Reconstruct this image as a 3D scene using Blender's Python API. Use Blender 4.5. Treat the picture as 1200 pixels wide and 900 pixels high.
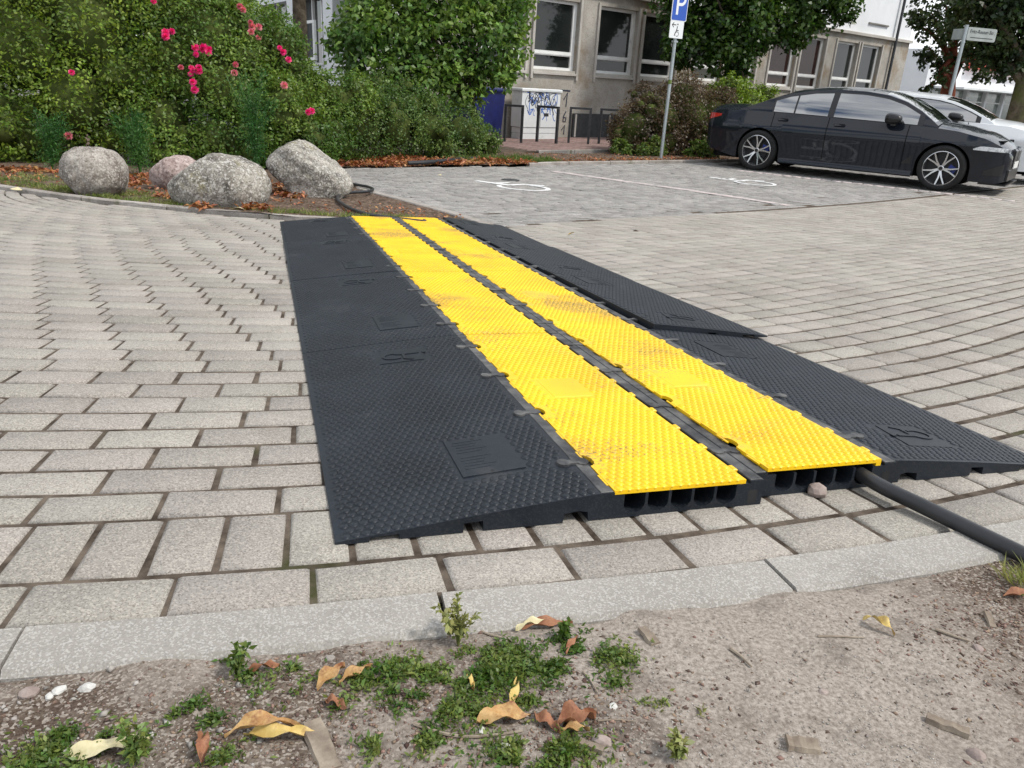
import bpy, bmesh, math, random
import numpy as np
from mathutils import Matrix, Vector
from mathutils.geometry import delaunay_2d_cdt

for o in list(bpy.data.objects): bpy.data.objects.remove(o)
SC = bpy.context.scene
COL = SC.collection
R_ = math.radians
# ------------------------------------------------------------------ camera
FPX, CAMH = 901.0, 1.25                      # focal length in photo pixels, height over the car park
def axes(nx, ny):
    n = np.array([nx - 600, ny - 450, FPX], float); n /= np.linalg.norm(n)
    fw = np.array([0, 0, 1.]) - n * n[2]; fw /= np.linalg.norm(fw)
    return np.array([np.cross(n, fw), fw, -n])
RW = axes(470, 2740)
cam = bpy.data.cameras.new('camera'); cam.sensor_width = 36; cam.lens = FPX / 1200 * 36
cam.clip_start = 0.02; cam.clip_end = 2000
camo = bpy.data.objects.new('camera', cam); COL.objects.link(camo)
rt, up, bk = RW @ [1, 0, 0], RW @ [0, -1, 0], RW @ [0, 0, -1]
camo.matrix_world = Matrix(((rt[0], up[0], bk[0], 0), (rt[1], up[1], bk[1], 0), (rt[2], up[2], bk[2], CAMH), (0, 0, 0, 1)))
SC.camera = camo
# ------------------------------------------------------------------ light
SUN_EL, SUN_AZ = R_(54), R_(110)             # azimuth clockwise from +Y: to the right, almost square to the view
world = bpy.data.worlds.new('World'); SC.world = world; world.use_nodes = True
wn = world.node_tree; wn.nodes.clear()
wo = wn.nodes.new('ShaderNodeOutputWorld'); wb = wn.nodes.new('ShaderNodeBackground')
sky = wn.nodes.new('ShaderNodeTexSky'); sky.sky_type = 'NISHITA'; sky.sun_disc = False
sky.sun_elevation = SUN_EL; sky.sun_rotation = SUN_AZ; sky.air_density = 1.0; sky.dust_density = .6; sky.ozone_density = 1.0
wtc = wn.nodes.new('ShaderNodeTexCoord'); wmap = wn.nodes.new('ShaderNodeMapping'); wmap.inputs['Scale'].default_value = (1.6, 1.6, 4.5)
wnz = wn.nodes.new('ShaderNodeTexNoise'); wnz.inputs['Scale'].default_value = 2.0; wnz.inputs['Detail'].default_value = 7; wnz.inputs['Roughness'].default_value = .58
wrp = wn.nodes.new('ShaderNodeValToRGB'); wrp.color_ramp.elements[0].position = .36; wrp.color_ramp.elements[1].position = .54
wmx = wn.nodes.new('ShaderNodeMixRGB'); wmx.inputs['Color2'].default_value = (8.8, 9.0, 9.3, 1)
L = wn.links.new
L(wtc.outputs['Generated'], wmap.inputs['Vector']); L(wmap.outputs['Vector'], wnz.inputs['Vector']); L(wnz.outputs['Fac'], wrp.inputs['Fac'])
L(wrp.outputs['Color'], wmx.inputs['Fac']); L(sky.outputs['Color'], wmx.inputs['Color1']); L(wmx.outputs['Color'], wb.inputs['Color'])
wb.inputs['Strength'].default_value = 0.125; L(wb.outputs['Background'], wo.inputs['Surface'])
sl = bpy.data.lights.new('sun', 'SUN'); sl.energy = 2.6; sl.angle = R_(9); sl.color = (1.0, .955, .88)
so = bpy.data.objects.new('sun', sl); COL.objects.link(so)
sdir = Vector((math.sin(SUN_AZ) * math.cos(SUN_EL), math.cos(SUN_AZ) * math.cos(SUN_EL), math.sin(SUN_EL)))
so.rotation_euler = (-sdir).to_track_quat('-Z', 'Y').to_euler(); so.location = (25, 10, 30)
SC.view_settings.view_transform = 'Standard'; SC.view_settings.look = 'None'; SC.view_settings.gamma = 1
SC.view_settings.use_curve_mapping = False; SC.view_settings.exposure = 0.27
SC.render.engine = 'CYCLES'; SC.cycles.use_denoising = True; SC.cycles.max_bounces = 6
SC.cycles.transparent_max_bounces = 8; SC.cycles.caustics_reflective = False; SC.cycles.caustics_refractive = False

# ------------------------------------------------------------------ terrain
def nadir_of(px, py, slope):
    n = np.cross([px - 600, py - 450, FPX], [1, slope, 0.]); n /= np.linalg.norm(n)
    if n[1] < 0: n = -n
    return 600 + FPX * n[0] / n[2], 450 + FPX * n[1] / n[2]
RR = axes(*nadir_of(308, 145, .06)); MR = RW @ RR.T; NR = MR[:, 2]     # street falls away from the camera by about 4 degrees
CAMP = np.array([0, 0, CAMH])
def zt(x, y):
    p = CAMH + (-.65 - NR[0] * x - NR[1] * y) / NR[2]
    return np.where(p > .2, p, np.where(p < -.2, 0.0, (p + .2) ** 2 / .8))
def zf(x, y): return float(zt(np.float64(x), np.float64(y)))
def ray(px, py):
    d = RW @ np.array([px - 600, py - 450, FPX]); return d / np.linalg.norm(d)
def gp(px, py, dz=0.):                       # where a sight line meets the ground
    d = ray(px, py); t0, t = 0., .3
    while t < 300:
        if CAMH + d[2] * t < zf(d[0] * t, d[1] * t) + dz: break
        t0 = t; t *= 1.02
    for _ in range(30):
        m = (t0 + t) / 2
        if CAMH + d[2] * m < zf(d[0] * m, d[1] * m) + dz: t = m
        else: t0 = m
    return d * t + CAMP
def atY(px, py, Y):
    d = ray(px, py); return d * (Y / d[1]) + CAMP
def topx(P):
    c = (np.asarray(P, float) - CAMP) @ RW
    return 600 + FPX * c[..., 0] / c[..., 2], 450 + FPX * c[..., 1] / c[..., 2], c[..., 2]

# ------------------------------------------------------------------ mesh helpers
def npmesh(name, V, F, smooth=False):
    V = np.asarray(V, np.float32); me = bpy.data.meshes.new(name)
    me.vertices.add(len(V)); me.vertices.foreach_set('co', V.ravel())
    F = np.asarray(F, np.int32); k = F.shape[1]
    me.loops.add(F.size); me.loops.foreach_set('vertex_index', F.ravel())
    me.polygons.add(len(F)); me.polygons.foreach_set('loop_start', np.arange(0, F.size, k, dtype=np.int32))
    me.update(calc_edges=True)
    if smooth: me.polygons.foreach_set('use_smooth', np.ones(len(F), bool))
    return me
def link(name, data, mat=None, parent=None, kind=None, M=None):
    o = bpy.data.objects.new(name, data); COL.objects.link(o)
    if mat is not None and data is not None and not len(data.materials): data.materials.append(mat)
    if parent is not None: o.parent = parent
    if kind: o['kind'] = kind
    if M is not None: o.matrix_basis = M
    return o
def tag(o, label, cat, group=None):
    o['label'] = label; o['category'] = cat
    if group: o['group'] = group
    return o
def thing(name, label, cat, loc=(0, 0, 0), rz=0., group=None, M=None):
    o = bpy.data.objects.new(name, None); COL.objects.link(o); o.empty_display_size = .1
    if M is not None: o.matrix_basis = M
    else: o.location = loc; o.rotation_euler = (0, 0, rz)
    return tag(o, label, cat, group)
def copy_tree(o, parent=None):
    c = o.copy(); COL.objects.link(c); c.parent = parent
    for ch in o.children: copy_tree(ch, c)
    return c
class MB:
    def __init__(s): s.v = []; s.f = []; s.m = []
    def add(s, vs, fs, m=0):
        b = len(s.v); s.v += [tuple(map(float, v)) for v in vs]; s.f += [tuple(i + b for i in f) for f in fs]; s.m += [m] * len(fs); return s
    def box(s, x0, x1, y0, y1, z0, z1, m=0, c=0.):
        if c:
            V = []
            for z, i in ((z0, 0), (z1 - c, 0), (z1, c)):
                V += [(x0 + i, y0 + i, z), (x1 - i, y0 + i, z), (x1 - i, y1 - i, z), (x0 + i, y1 - i, z)]
            F = [(3, 2, 1, 0), (8, 9, 10, 11)]
            for k in (0, 4):
                for i in range(4): F.append((k + i, k + (i + 1) % 4, k + 4 + (i + 1) % 4, k + 4 + i))
            return s.add(V, F, m)
        V = [(x, y, z) for z in (z0, z1) for x, y in ((x0, y0), (x1, y0), (x1, y1), (x0, y1))]
        return s.add(V, [(3, 2, 1, 0), (4, 5, 6, 7), (0, 1, 5, 4), (1, 2, 6, 5), (2, 3, 7, 6), (3, 0, 4, 7)], m)
    def prism(s, poly, f0, f1, m=0):         # poly: ccw list; f0/f1 map 2d point to 3d for both ends
        n = len(poly); V = [f0(p) for p in poly] + [f1(p) for p in poly]
        F = [tuple(range(n))[::-1], tuple(range(n, 2 * n))] + [(i, (i + 1) % n, n + (i + 1) % n, n + i) for i in range(n)]
        return s.add(V, F, m)
    def tube(s, pts, r, n=10, m=0, cap=True):
        P = [Vector(p) for p in pts]; rs = r if hasattr(r, '__len__') else [r] * len(P)
        V = []; prev = None
        for i, p in enumerate(P):
            t = (P[min(i + 1, len(P) - 1)] - P[max(i - 1, 0)]).normalized()
            if prev is None:
                a = Vector((0, 0, 1)) if abs(t.z) < .9 else Vector((1, 0, 0)); x = t.cross(a).normalized()
            else: x = (prev - t * prev.dot(t)).normalized()
            prev = x; y = t.cross(x)
            V += [p + (x * math.cos(2 * math.pi * k / n) + y * math.sin(2 * math.pi * k / n)) * rs[i] for k in range(n)]
        F = []
        for i in range(len(P) - 1):
            for k in range(n): F.append((i * n + k, i * n + (k + 1) % n, (i + 1) * n + (k + 1) % n, (i + 1) * n + k))
        if cap: F += [tuple(range(n))[::-1], tuple(range((len(P) - 1) * n, len(P) * n))]
        return s.add(V, F, m)
    def lathe(s, prof, n=24, axis='z', m=0, o=(0, 0, 0)):
        V = []
        for r, h in prof:
            for k in range(n):
                a = 2 * math.pi * k / n; p = (r * math.cos(a), r * math.sin(a), h)
                if axis == 'y': p = (p[0], p[2], p[1])
                V.append((p[0] + o[0], p[1] + o[1], p[2] + o[2]))
        F = [(i * n + k, i * n + (k + 1) % n, (i + 1) * n + (k + 1) % n, (i + 1) * n + k) for i in range(len(prof) - 1) for k in range(n)]
        return s.add(V, F, m)
    def grid(s, fn, U, W, m=0):
        V = [fn(u, w) for u in U for w in W]; nw = len(W)
        return s.add(V, [(i * nw + j, (i + 1) * nw + j, (i + 1) * nw + j + 1, i * nw + j + 1) for i in range(len(U) - 1) for j in range(nw - 1)], m)
    def mesh(s, name, mats, smooth=False, fix=True):
        me = bpy.data.meshes.new(name); me.from_pydata(s.v, [], s.f)
        for m in (mats if isinstance(mats, (list, tuple)) else [mats]): me.materials.append(m)
        if any(s.m): me.polygons.foreach_set('material_index', s.m)
        if fix:
            bm = bmesh.new(); bm.from_mesh(me); bmesh.ops.recalc_face_normals(bm, faces=bm.faces); bm.to_mesh(me); bm.free()
        if smooth:
            me.polygons.foreach_set('use_smooth', [True] * len(me.polygons))
            try: me.set_sharp_from_angle(angle=R_(38 if smooth is True else smooth))
            except Exception: pass
        me.update(); return me
    def build(s, name, mats, parent=None, smooth=False, kind=None, fix=True, M=None):
        return link(name, s.mesh(name, mats, smooth, fix), None, parent, kind, M)
def ptree(V, seedscale=1.0, sd=0):           # cheap smooth 3d noise in -1..1 for arrays of points
    V = np.asarray(V, float) * seedscale; rg = np.random.default_rng(sd); out = np.zeros(V.shape[:-1])
    for k in range(7):
        d = rg.normal(size=3); d /= np.linalg.norm(d); out += np.sin(V @ d * (1 + .55 * k) * 2.1 + rg.uniform(0, 6.28)) / (1 + .45 * k)
    return out / 2.6

# ------------------------------------------------------------------ materials
def _n(t, ty, **kw):
    n = t.nodes.new(ty)
    for k, v in kw.items():
        if k in n.inputs: n.inputs[k].default_value = v
        else: setattr(n, k, v)
    return n
def c4(c): return (c[0], c[1], c[2], 1.0)
def mat(name, c1, c2=None, scale=4., rough=.7, spec=.5, detail=5, bump=0., bscale=None, bdist=.01, lo=.35, hi=.65,
        speck=None, sscale=200., samt=.5, speck2=None, metal=0., island=0., coat=0., world=True, rvar=0., dirt=None, dscale=3., dlo=.5, dhi=.62, hue=0., emis=None):
    m = bpy.data.materials.new(name); m.use_nodes = True; t = m.node_tree; b = t.nodes['Principled BSDF']; K = t.links.new
    b.inputs['Roughness'].default_value = rough; b.inputs['Specular IOR Level'].default_value = spec; b.inputs['Metallic'].default_value = metal
    b.inputs['Coat Weight'].default_value = coat; b.inputs['Coat Roughness'].default_value = .04
    b.inputs['Base Color'].default_value = c4(c1)
    if emis: b.inputs['Emission Color'].default_value = c4(emis[0]); b.inputs['Emission Strength'].default_value = emis[1]
    co = None
    def vec():
        if world: return _n(t, 'ShaderNodeNewGeometry').outputs['Position']
        return _n(t, 'ShaderNodeTexCoord').outputs['Object']
    if c2 is not None:
        v = vec(); nz = _n(t, 'ShaderNodeTexNoise', Scale=scale, Detail=detail, Roughness=.6); K(v, nz.inputs['Vector'])
        rp = _n(t, 'ShaderNodeValToRGB'); e = rp.color_ramp.elements; e[0].position = lo; e[1].position = hi; e[0].color = c4(c1); e[1].color = c4(c2)
        K(nz.outputs['Fac'], rp.inputs['Fac']); co = rp.outputs['Color']
        if rvar:
            mr = _n(t, 'ShaderNodeMapRange'); mr.inputs['To Min'].default_value = rough - rvar; mr.inputs['To Max'].default_value = rough + rvar
            K(nz.outputs['Fac'], mr.inputs['Value']); K(mr.outputs['Result'], b.inputs['Roughness'])
    def mixc(fac, a, c, mode='MIX', amt=None):
        mx = _n(t, 'ShaderNodeMixRGB', blend_type=mode)
        if fac is None: mx.inputs['Fac'].default_value = amt
        else: K(fac, mx.inputs['Fac'])
        if a is None: mx.inputs['Color1'].default_value = c4(c1)
        else: K(a, mx.inputs['Color1'])
        if isinstance(c, (tuple, list)): mx.inputs['Color2'].default_value = c4(c)
        else: K(c, mx.inputs['Color2'])
        return mx.outputs['Color']
    if dirt is not None:
        nz = _n(t, 'ShaderNodeTexNoise', Scale=dscale, Detail=7., Roughness=.68); K(vec(), nz.inputs['Vector'])
        mr = _n(t, 'ShaderNodeMapRange'); mr.inputs['From Min'].default_value = dlo; mr.inputs['From Max'].default_value = dhi
        K(nz.outputs['Fac'], mr.inputs['Value']); co = mixc(mr.outputs['Result'], co, dirt)
    for sc, off, sa in ((speck, 0., samt), (speck2, 7.3, samt)):
        if sc is None: continue
        v = vec(); mp = _n(t, 'ShaderNodeMapping'); mp.inputs['Location'].default_value = (off, off, off); K(v, mp.inputs['Vector'])
        vo = _n(t, 'ShaderNodeTexVoronoi', Scale=sscale * (1 if off == 0 else .73)); K(mp.outputs['Vector'], vo.inputs['Vector'])
        se = _n(t, 'ShaderNodeSeparateColor'); K(vo.outputs['Color'], se.inputs['Color'])
        mr = _n(t, 'ShaderNodeMapRange'); mr.inputs['From Min'].default_value = .62; mr.inputs['From Max'].default_value = .9; mr.inputs['To Max'].default_value = sa
        K(se.outputs['Red'], mr.inputs['Value']); co = mixc(mr.outputs['Result'], co, sc)
    if island or hue:
        g = _n(t, 'ShaderNodeNewGeometry'); oi = _n(t, 'ShaderNodeObjectInfo')
        ad = _n(t, 'ShaderNodeMath', operation='ADD'); K(g.outputs['Random Per Island'], ad.inputs[0]); K(oi.outputs['Random'], ad.inputs[1])
        fr = _n(t, 'ShaderNodeMath', operation='FRACT'); K(ad.outputs[0], fr.inputs[0])
        hs = _n(t, 'ShaderNodeHueSaturation')
        mr = _n(t, 'ShaderNodeMapRange'); mr.inputs['To Min'].default_value = 1 - island; mr.inputs['To Max'].default_value = 1 + island
        K(fr.outputs[0], mr.inputs['Value']); K(mr.outputs['Result'], hs.inputs['Value'])
        if hue:
            m2 = _n(t, 'ShaderNodeMath', operation='MULTIPLY'); m2.inputs[1].default_value = 7.31; K(fr.outputs[0], m2.inputs[0])
            f2 = _n(t, 'ShaderNodeMath', operation='FRACT'); K(m2.outputs[0], f2.inputs[0])
            mh = _n(t, 'ShaderNodeMapRange'); mh.inputs['To Min'].default_value = .5 - hue; mh.inputs['To Max'].default_value = .5 + hue
            K(f2.outputs[0], mh.inputs['Value']); K(mh.outputs['Result'], hs.inputs['Hue'])
        if co is None: hs.inputs['Color'].default_value = c4(c1)
        else: K(co, hs.inputs['Color'])
        co = hs.outputs['Color']
    if co is not None: K(co, b.inputs['Base Color'])
    if bump:
        nz = _n(t, 'ShaderNodeTexNoise', Scale=bscale or scale * 4, Detail=6., Roughness=.65); K(vec(), nz.inputs['Vector'])
        bp = _n(t, 'ShaderNodeBump', Strength=bump, Distance=bdist); K(nz.outputs['Fac'], bp.inputs['Height']); K(bp.outputs['Normal'], b.inputs['Normal'])
    return m
def leafmat(name, c1, c2, trans=.3, isl=.4, hue=.02, scale=1.5, rough=.45):
    m = mat(name, c1, c2, scale=scale, rough=rough, spec=.4, island=isl, hue=hue, detail=3, lo=.38, hi=.62); t = m.node_tree; b = t.nodes['Principled BSDF']  # broad noise varies leaf tone and also paints light and shaded clumps
    tr = _n(t, 'ShaderNodeBsdfTranslucent'); mx = _n(t, 'ShaderNodeMixShader', Fac=trans)
    src = b.inputs['Base Color'].links[0].from_socket
    hs = _n(t, 'ShaderNodeHueSaturation', Value=1.5, Saturation=1.1); t.links.new(src, hs.inputs['Color']); t.links.new(hs.outputs['Color'], tr.inputs['Color'])
    t.links.new(b.outputs[0], mx.inputs[1]); t.links.new(tr.outputs[0], mx.inputs[2]); t.links.new(mx.outputs[0], t.nodes['Material Output'].inputs['Surface'])
    return m
M = {}
M['paver'] = mat('paver', (.264, .244, .216), (.332, .310, .278), scale=2.2, rough=.88, spec=.25, speck=(.11, .09, .075), speck2=(.47, .43, .375), sscale=520, samt=.6, island=.10, hue=.012, bump=.45, bscale=240, bdist=.003, dirt=(.165, .145, .12), dscale=3.4, dlo=.54, dhi=.86)
M['paver_dark'] = mat('paver_dark', (.215, .203, .188), (.272, .258, .240), scale=1.3, rough=.88, spec=.25, speck=(.12, .115, .11), speck2=(.48, .47, .46), sscale=220, samt=.5, island=.16, hue=.012, bump=.4, bscale=200, bdist=.003, dirt=(.195, .187, .178), dscale=2.2, dlo=.55, dhi=.8)
M['joint'] = mat('joint', (.045, .034, .026), (.15, .12, .094), scale=18, rough=.95, spec=.1, bump=.6, bscale=140, bdist=.006, dirt=(.045, .05, .018), dscale=1.8, dlo=.6, dhi=.7)
M['kerb'] = mat('kerb', (.245, .229, .203), (.312, .294, .264), scale=3, rough=.85, spec=.25, speck=(.19, .185, .18), speck2=(.47, .455, .43), sscale=560, samt=.55, island=.08, bump=.4, bscale=260, bdist=.002, dirt=(.165, .15, .13), dscale=6, dlo=.54, dhi=.76)
M['kerb_old'] = mat('kerb_old', (.27, .245, .22), (.40, .37, .34), scale=5, rough=.9, spec=.2, speck=(.14, .12, .10), sscale=150, samt=.5, island=.14, bump=.5, bscale=90, bdist=.004, dirt=(.10, .10, .05), dscale=4, dlo=.56, dhi=.7)
M['rubber'] = mat('rubber', (.0070, .0105, .0155), (.0135, .0185, .026), scale=5, rough=.46, spec=.30, rvar=.10, dirt=(.055, .055, .053), dscale=5, dlo=.60, dhi=.95, bump=.12, bscale=300, bdist=.001, speck=(.13, .12, .11), sscale=420, samt=.10)
M['rubber_worn'] = mat('rubber_worn', (.03, .031, .033), (.13, .127, .122), scale=24, rough=.55, spec=.5, dirt=(.018, .018, .02), dscale=9, dlo=.5, dhi=.62, bump=.2, bscale=200, bdist=.001)
M['black_hole'] = mat('rubber_dark', (.012, .012, .013), (.022, .022, .022), scale=15, rough=.7, spec=.35)
M['yellow'] = mat('yellow', (.80, .475, .004), (.92, .575, .006), scale=5, rough=.42, spec=.45, rvar=.08, dirt=(.68, .45, .07), dscale=9, dlo=.58, dhi=.84, bump=.2, bscale=160, bdist=.0012, speck=(.20, .13, .05), sscale=380, samt=0.)
def grime(m, strength, col):                  # grit caught between the studs, thicker in patches
    t = m.node_tree; b = t.nodes['Principled BSDF']; K = t.links.new; src = b.inputs['Base Color'].links[0].from_socket; g = _n(t, 'ShaderNodeNewGeometry')
    a = _n(t, 'ShaderNodeTexNoise', Scale=3.1, Detail=3.); c = _n(t, 'ShaderNodeTexNoise', Scale=150., Detail=5., Roughness=.75); K(g.outputs['Position'], a.inputs['Vector']); K(g.outputs['Position'], c.inputs['Vector'])
    ma = _n(t, 'ShaderNodeMapRange'); ma.inputs['From Min'].default_value = .42; ma.inputs['From Max'].default_value = .68; ma.inputs['To Min'].default_value = -.10; ma.inputs['To Max'].default_value = .10; K(a.outputs['Fac'], ma.inputs['Value'])
    ad = _n(t, 'ShaderNodeMath', operation='ADD'); K(ma.outputs[0], ad.inputs[0]); K(c.outputs['Fac'], ad.inputs[1])
    mc = _n(t, 'ShaderNodeMapRange'); mc.inputs['From Min'].default_value = .535; mc.inputs['From Max'].default_value = .64; mc.inputs['To Max'].default_value = strength; K(ad.outputs[0], mc.inputs['Value'])
    mx = _n(t, 'ShaderNodeMixRGB'); mx.inputs['Color2'].default_value = c4(col); K(mc.outputs[0], mx.inputs['Fac']); K(src, mx.inputs['Color1']); K(mx.outputs['Color'], b.inputs['Base Color'])
grime(M['yellow'], .8, (.16, .125, .075))
M['yellow_dirt'] = mat('yellow_worn', (.66, .45, .06), (.86, .56, .012), scale=30, rough=.6, spec=.3, dirt=(.33, .24, .10), dscale=26, dlo=.52, dhi=.72, lo=.42, hi=.58)
M['cable'] = mat('cable', (.012, .013, .015), (.022, .023, .026), scale=9, rough=.42, spec=.5, dirt=(.07, .065, .06), dscale=14, dlo=.62, dhi=.85, bump=.1, bscale=120, bdist=.001)
M['soil'] = mat('soil', (.10, .074, .055), (.235, .195, .16), scale=6.5, rough=.95, spec=.1, speck=(.04, .026, .02), speck2=(.42, .37, .32), sscale=420, samt=.7, bump=.7, bscale=110, bdist=.006, dirt=(.07, .045, .033), dscale=3.1, dlo=.5, dhi=.62)
def soil_mix():
    m = M['soil']; t = m.node_tree; b = t.nodes['Principled BSDF']; K = t.links.new; src = b.inputs['Base Color'].links[0].from_socket
    g = _n(t, 'ShaderNodeNewGeometry'); sx = _n(t, 'ShaderNodeSeparateXYZ'); K(g.outputs['Position'], sx.inputs[0])
    nz = _n(t, 'ShaderNodeTexNoise', Scale=5.0, Detail=6., Roughness=.65); K(g.outputs['Position'], nz.inputs['Vector'])
    mr = _n(t, 'ShaderNodeMapRange'); mr.inputs['From Min'].default_value = -.05; mr.inputs['From Max'].default_value = .22; K(sx.outputs['X'], mr.inputs['Value'])
    m2 = _n(t, 'ShaderNodeMapRange'); m2.inputs['From Min'].default_value = .62; m2.inputs['From Max'].default_value = .80; m2.inputs['To Min'].default_value = 1.; m2.inputs['To Max'].default_value = 0.; K(sx.outputs['X'], m2.inputs['Value'])
    mu = _n(t, 'ShaderNodeMath', operation='MULTIPLY'); K(mr.outputs[0], mu.inputs[0]); K(m2.outputs[0], mu.inputs[1])
    n2 = _n(t, 'ShaderNodeMapRange'); n2.inputs['From Min'].default_value = .36; n2.inputs['From Max'].default_value = .60; K(nz.outputs['Fac'], n2.inputs['Value'])
    ad = _n(t, 'ShaderNodeMath', operation='ADD'); K(mu.outputs[0], ad.inputs[0]); K(n2.outputs[0], ad.inputs[1])
    s3 = _n(t, 'ShaderNodeMapRange'); s3.inputs['From Min'].default_value = .45; s3.inputs['From Max'].default_value = 1.35; K(ad.outputs[0], s3.inputs['Value'])
    fine = _n(t, 'ShaderNodeTexNoise', Scale=170., Detail=4., Roughness=.7); K(g.outputs['Position'], fine.inputs['Vector'])
    rp = _n(t, 'ShaderNodeValToRGB'); e = rp.color_ramp.elements; e[0].position = .34; e[0].color = (.185, .155, .128, 1); e[1].position = .64; e[1].color = (.395, .348, .302, 1); K(fine.outputs['Fac'], rp.inputs['Fac'])
    st = _n(t, 'ShaderNodeTexNoise', Scale=11., Detail=7., Roughness=.7); K(g.outputs['Position'], st.inputs['Vector'])
    sr = _n(t, 'ShaderNodeMapRange'); sr.inputs['From Min'].default_value = .53; sr.inputs['From Max'].default_value = .72; sr.inputs['To Max'].default_value = .8; K(st.outputs['Fac'], sr.inputs['Value'])
    m0 = _n(t, 'ShaderNodeMixRGB'); m0.inputs['Color2'].default_value = (.115, .098, .085, 1); K(sr.outputs[0], m0.inputs['Fac']); K(rp.outputs['Color'], m0.inputs['Color1'])
    mx = _n(t, 'ShaderNodeMixRGB'); m3 = _n(t, 'ShaderNodeMapRange'); m3.inputs['From Min'].default_value = .60; m3.inputs['From Max'].default_value = .78; m3.inputs['To Min'].default_value = 1.; m3.inputs['To Max'].default_value = .05; K(sx.outputs['X'], m3.inputs['Value'])
    mm = _n(t, 'ShaderNodeMath', operation='MULTIPLY'); K(s3.outputs[0], mm.inputs[0]); K(m3.outputs[0], mm.inputs[1]); K(mm.outputs[0], mx.inputs['Fac']); K(src, mx.inputs['Color1']); K(m0.outputs['Color'], mx.inputs['Color2']); K(mx.outputs['Color'], b.inputs['Base Color'])
soil_mix()
M['bed'] = mat('bed_soil', (.065, .043, .03), (.15, .105, .08), scale=5, rough=.95, spec=.1, speck=(.03, .02, .014), speck2=(.26, .20, .15), sscale=70, samt=.7, bump=.8, bscale=40, bdist=.02)
M['ground'] = mat('ground', (.12, .115, .11), (.17, .165, .155), scale=.5, rough=.95, spec=.15)
M['red_paving'] = mat('red_paving', (.20, .13, .115), (.27, .19, .17), scale=3, rough=.9, spec=.2, island=.15, hue=.01, speck=(.12, .09, .08), sscale=60, samt=.5, bump=.3, bscale=50, bdist=.005)
M['boulder'] = mat('boulder', (.10, .088, .074), (.40, .372, .32), scale=6, rough=.85, spec=.25, speck=(.06, .055, .05), speck2=(.62, .60, .56), sscale=120, samt=.6, bump=.8, bscale=26, bdist=.02, dirt=(.26, .235, .13), dscale=3.2, dlo=.56, dhi=.68)
M['boulder_pink'] = mat('boulder_pink', (.25, .185, .165), (.42, .335, .31), scale=7, rough=.85, spec=.25, speck=(.12, .08, .07), speck2=(.55, .47, .44), sscale=60, samt=.6, bump=.6, bscale=28, bdist=.015)
M['boulder_brown'] = mat('boulder_brown', (.12, .10, .082), (.37, .34, .30), scale=7, rough=.85, spec=.25, speck=(.07, .06, .05), speck2=(.52, .49, .45), sscale=130, samt=.55, bump=.6, bscale=32, bdist=.014, dirt=(.11, .09, .07), dscale=3.4, dlo=.52, dhi=.66)
M['concrete'] = mat('concrete', (.30, .277, .24), (.45, .42, .375), scale=1.3, rough=.9, spec=.2, detail=9, speck=(.17, .155, .13), sscale=60, samt=.4, bump=.3, bscale=40, bdist=.006, dirt=(.27, .205, .135), dscale=.8, dlo=.52, dhi=.68)
M['concrete_light'] = mat('concrete_light', (.40, .375, .335), (.50, .475, .435), scale=2.2, rough=.88, spec=.2, speck=(.28, .26, .23), sscale=60, samt=.3, dirt=(.30, .27, .23), dscale=1.5, dlo=.55, dhi=.75)
M['render_white'] = mat('render_white', (.70, .715, .73), (.78, .79, .80), scale=.8, rough=.85, spec=.2, bump=.1, bscale=60, bdist=.003, dirt=(.60, .61, .61), dscale=.7, dlo=.55, dhi=.8)
M['white_paint'] = mat('white_paint', (.70, .70, .68), (.78, .78, .76), scale=4, rough=.5, spec=.4, dirt=(.50, .49, .46), dscale=5, dlo=.6, dhi=.8)
M['glass'] = mat('window_glass', (.010, .013, .013), (.024, .027, .025), scale=.6, rough=.05, spec=.5)
M['glass_warm'] = mat('window_glass_warm', (.024, .012, .010), (.04, .022, .018), scale=.9, rough=.05, spec=.3)
M['blind'] = mat('blind', (.50, .52, .54), (.56, .58, .60), scale=3, rough=.6, spec=.3)
M['dark_metal'] = mat('dark_metal', (.035, .037, .04), (.06, .062, .066), scale=12, rough=.5, spec=.5, metal=.3)
M['steel'] = mat('galvanised', (.36, .40, .41), (.47, .51, .52), scale=9, rough=.45, metal=.6, spec=.5)
M['cabinet'] = mat('cabinet', (.64, .665, .665), (.72, .735, .735), scale=4, rough=.55, spec=.4, dirt=(.42, .42, .40), dscale=3, dlo=.58, dhi=.8)
M['plate_grey'] = mat('plate_grey', (.30, .33, .31), (.38, .41, .39), scale=6, rough=.5)
M['paint_blue'] = mat('graffiti_blue', (.05, .12, .42), (.09, .2, .55), scale=9, rough=.6)
M['paint_black'] = mat('graffiti_black', (.025, .03, .05), rough=.6)
M['sign_blue'] = mat('sign_blue', (.006, .075, .43), rough=.35, coat=.3)
M['sign_white'] = mat('sign_white', (.78, .80, .80), rough=.4)
M['black_paint'] = mat('black_paint', (.02, .02, .02), rough=.5)
M['blue_bin'] = mat('blue_bin', (.002, .006, .075), (.004, .011, .11), scale=6, rough=.5)
M['line_white'] = mat('line_white', (.66, .66, .65), (.74, .74, .73), scale=9, rough=.8, dirt=(.42, .42, .42), dscale=16, dlo=.55, dhi=.72)
M['line_old'] = mat('line_old', (.47, .385, .36), (.62, .54, .52), scale=7, rough=.85, dirt=(.30, .285, .28), dscale=9, dlo=.42, dhi=.62)
M['bark'] = mat('bark', (.05, .04, .03), (.115, .095, .07), scale=9, rough=.95, spec=.1, bump=.8, bscale=28, bdist=.03)
M['bark_moss'] = mat('bark_moss', (.10, .08, .055), (.20, .165, .12), scale=7, rough=.95, spec=.1, bump=.8, bscale=24, bdist=.03, dirt=(.13, .15, .04), dscale=1.6, dlo=.5, dhi=.66)
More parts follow.
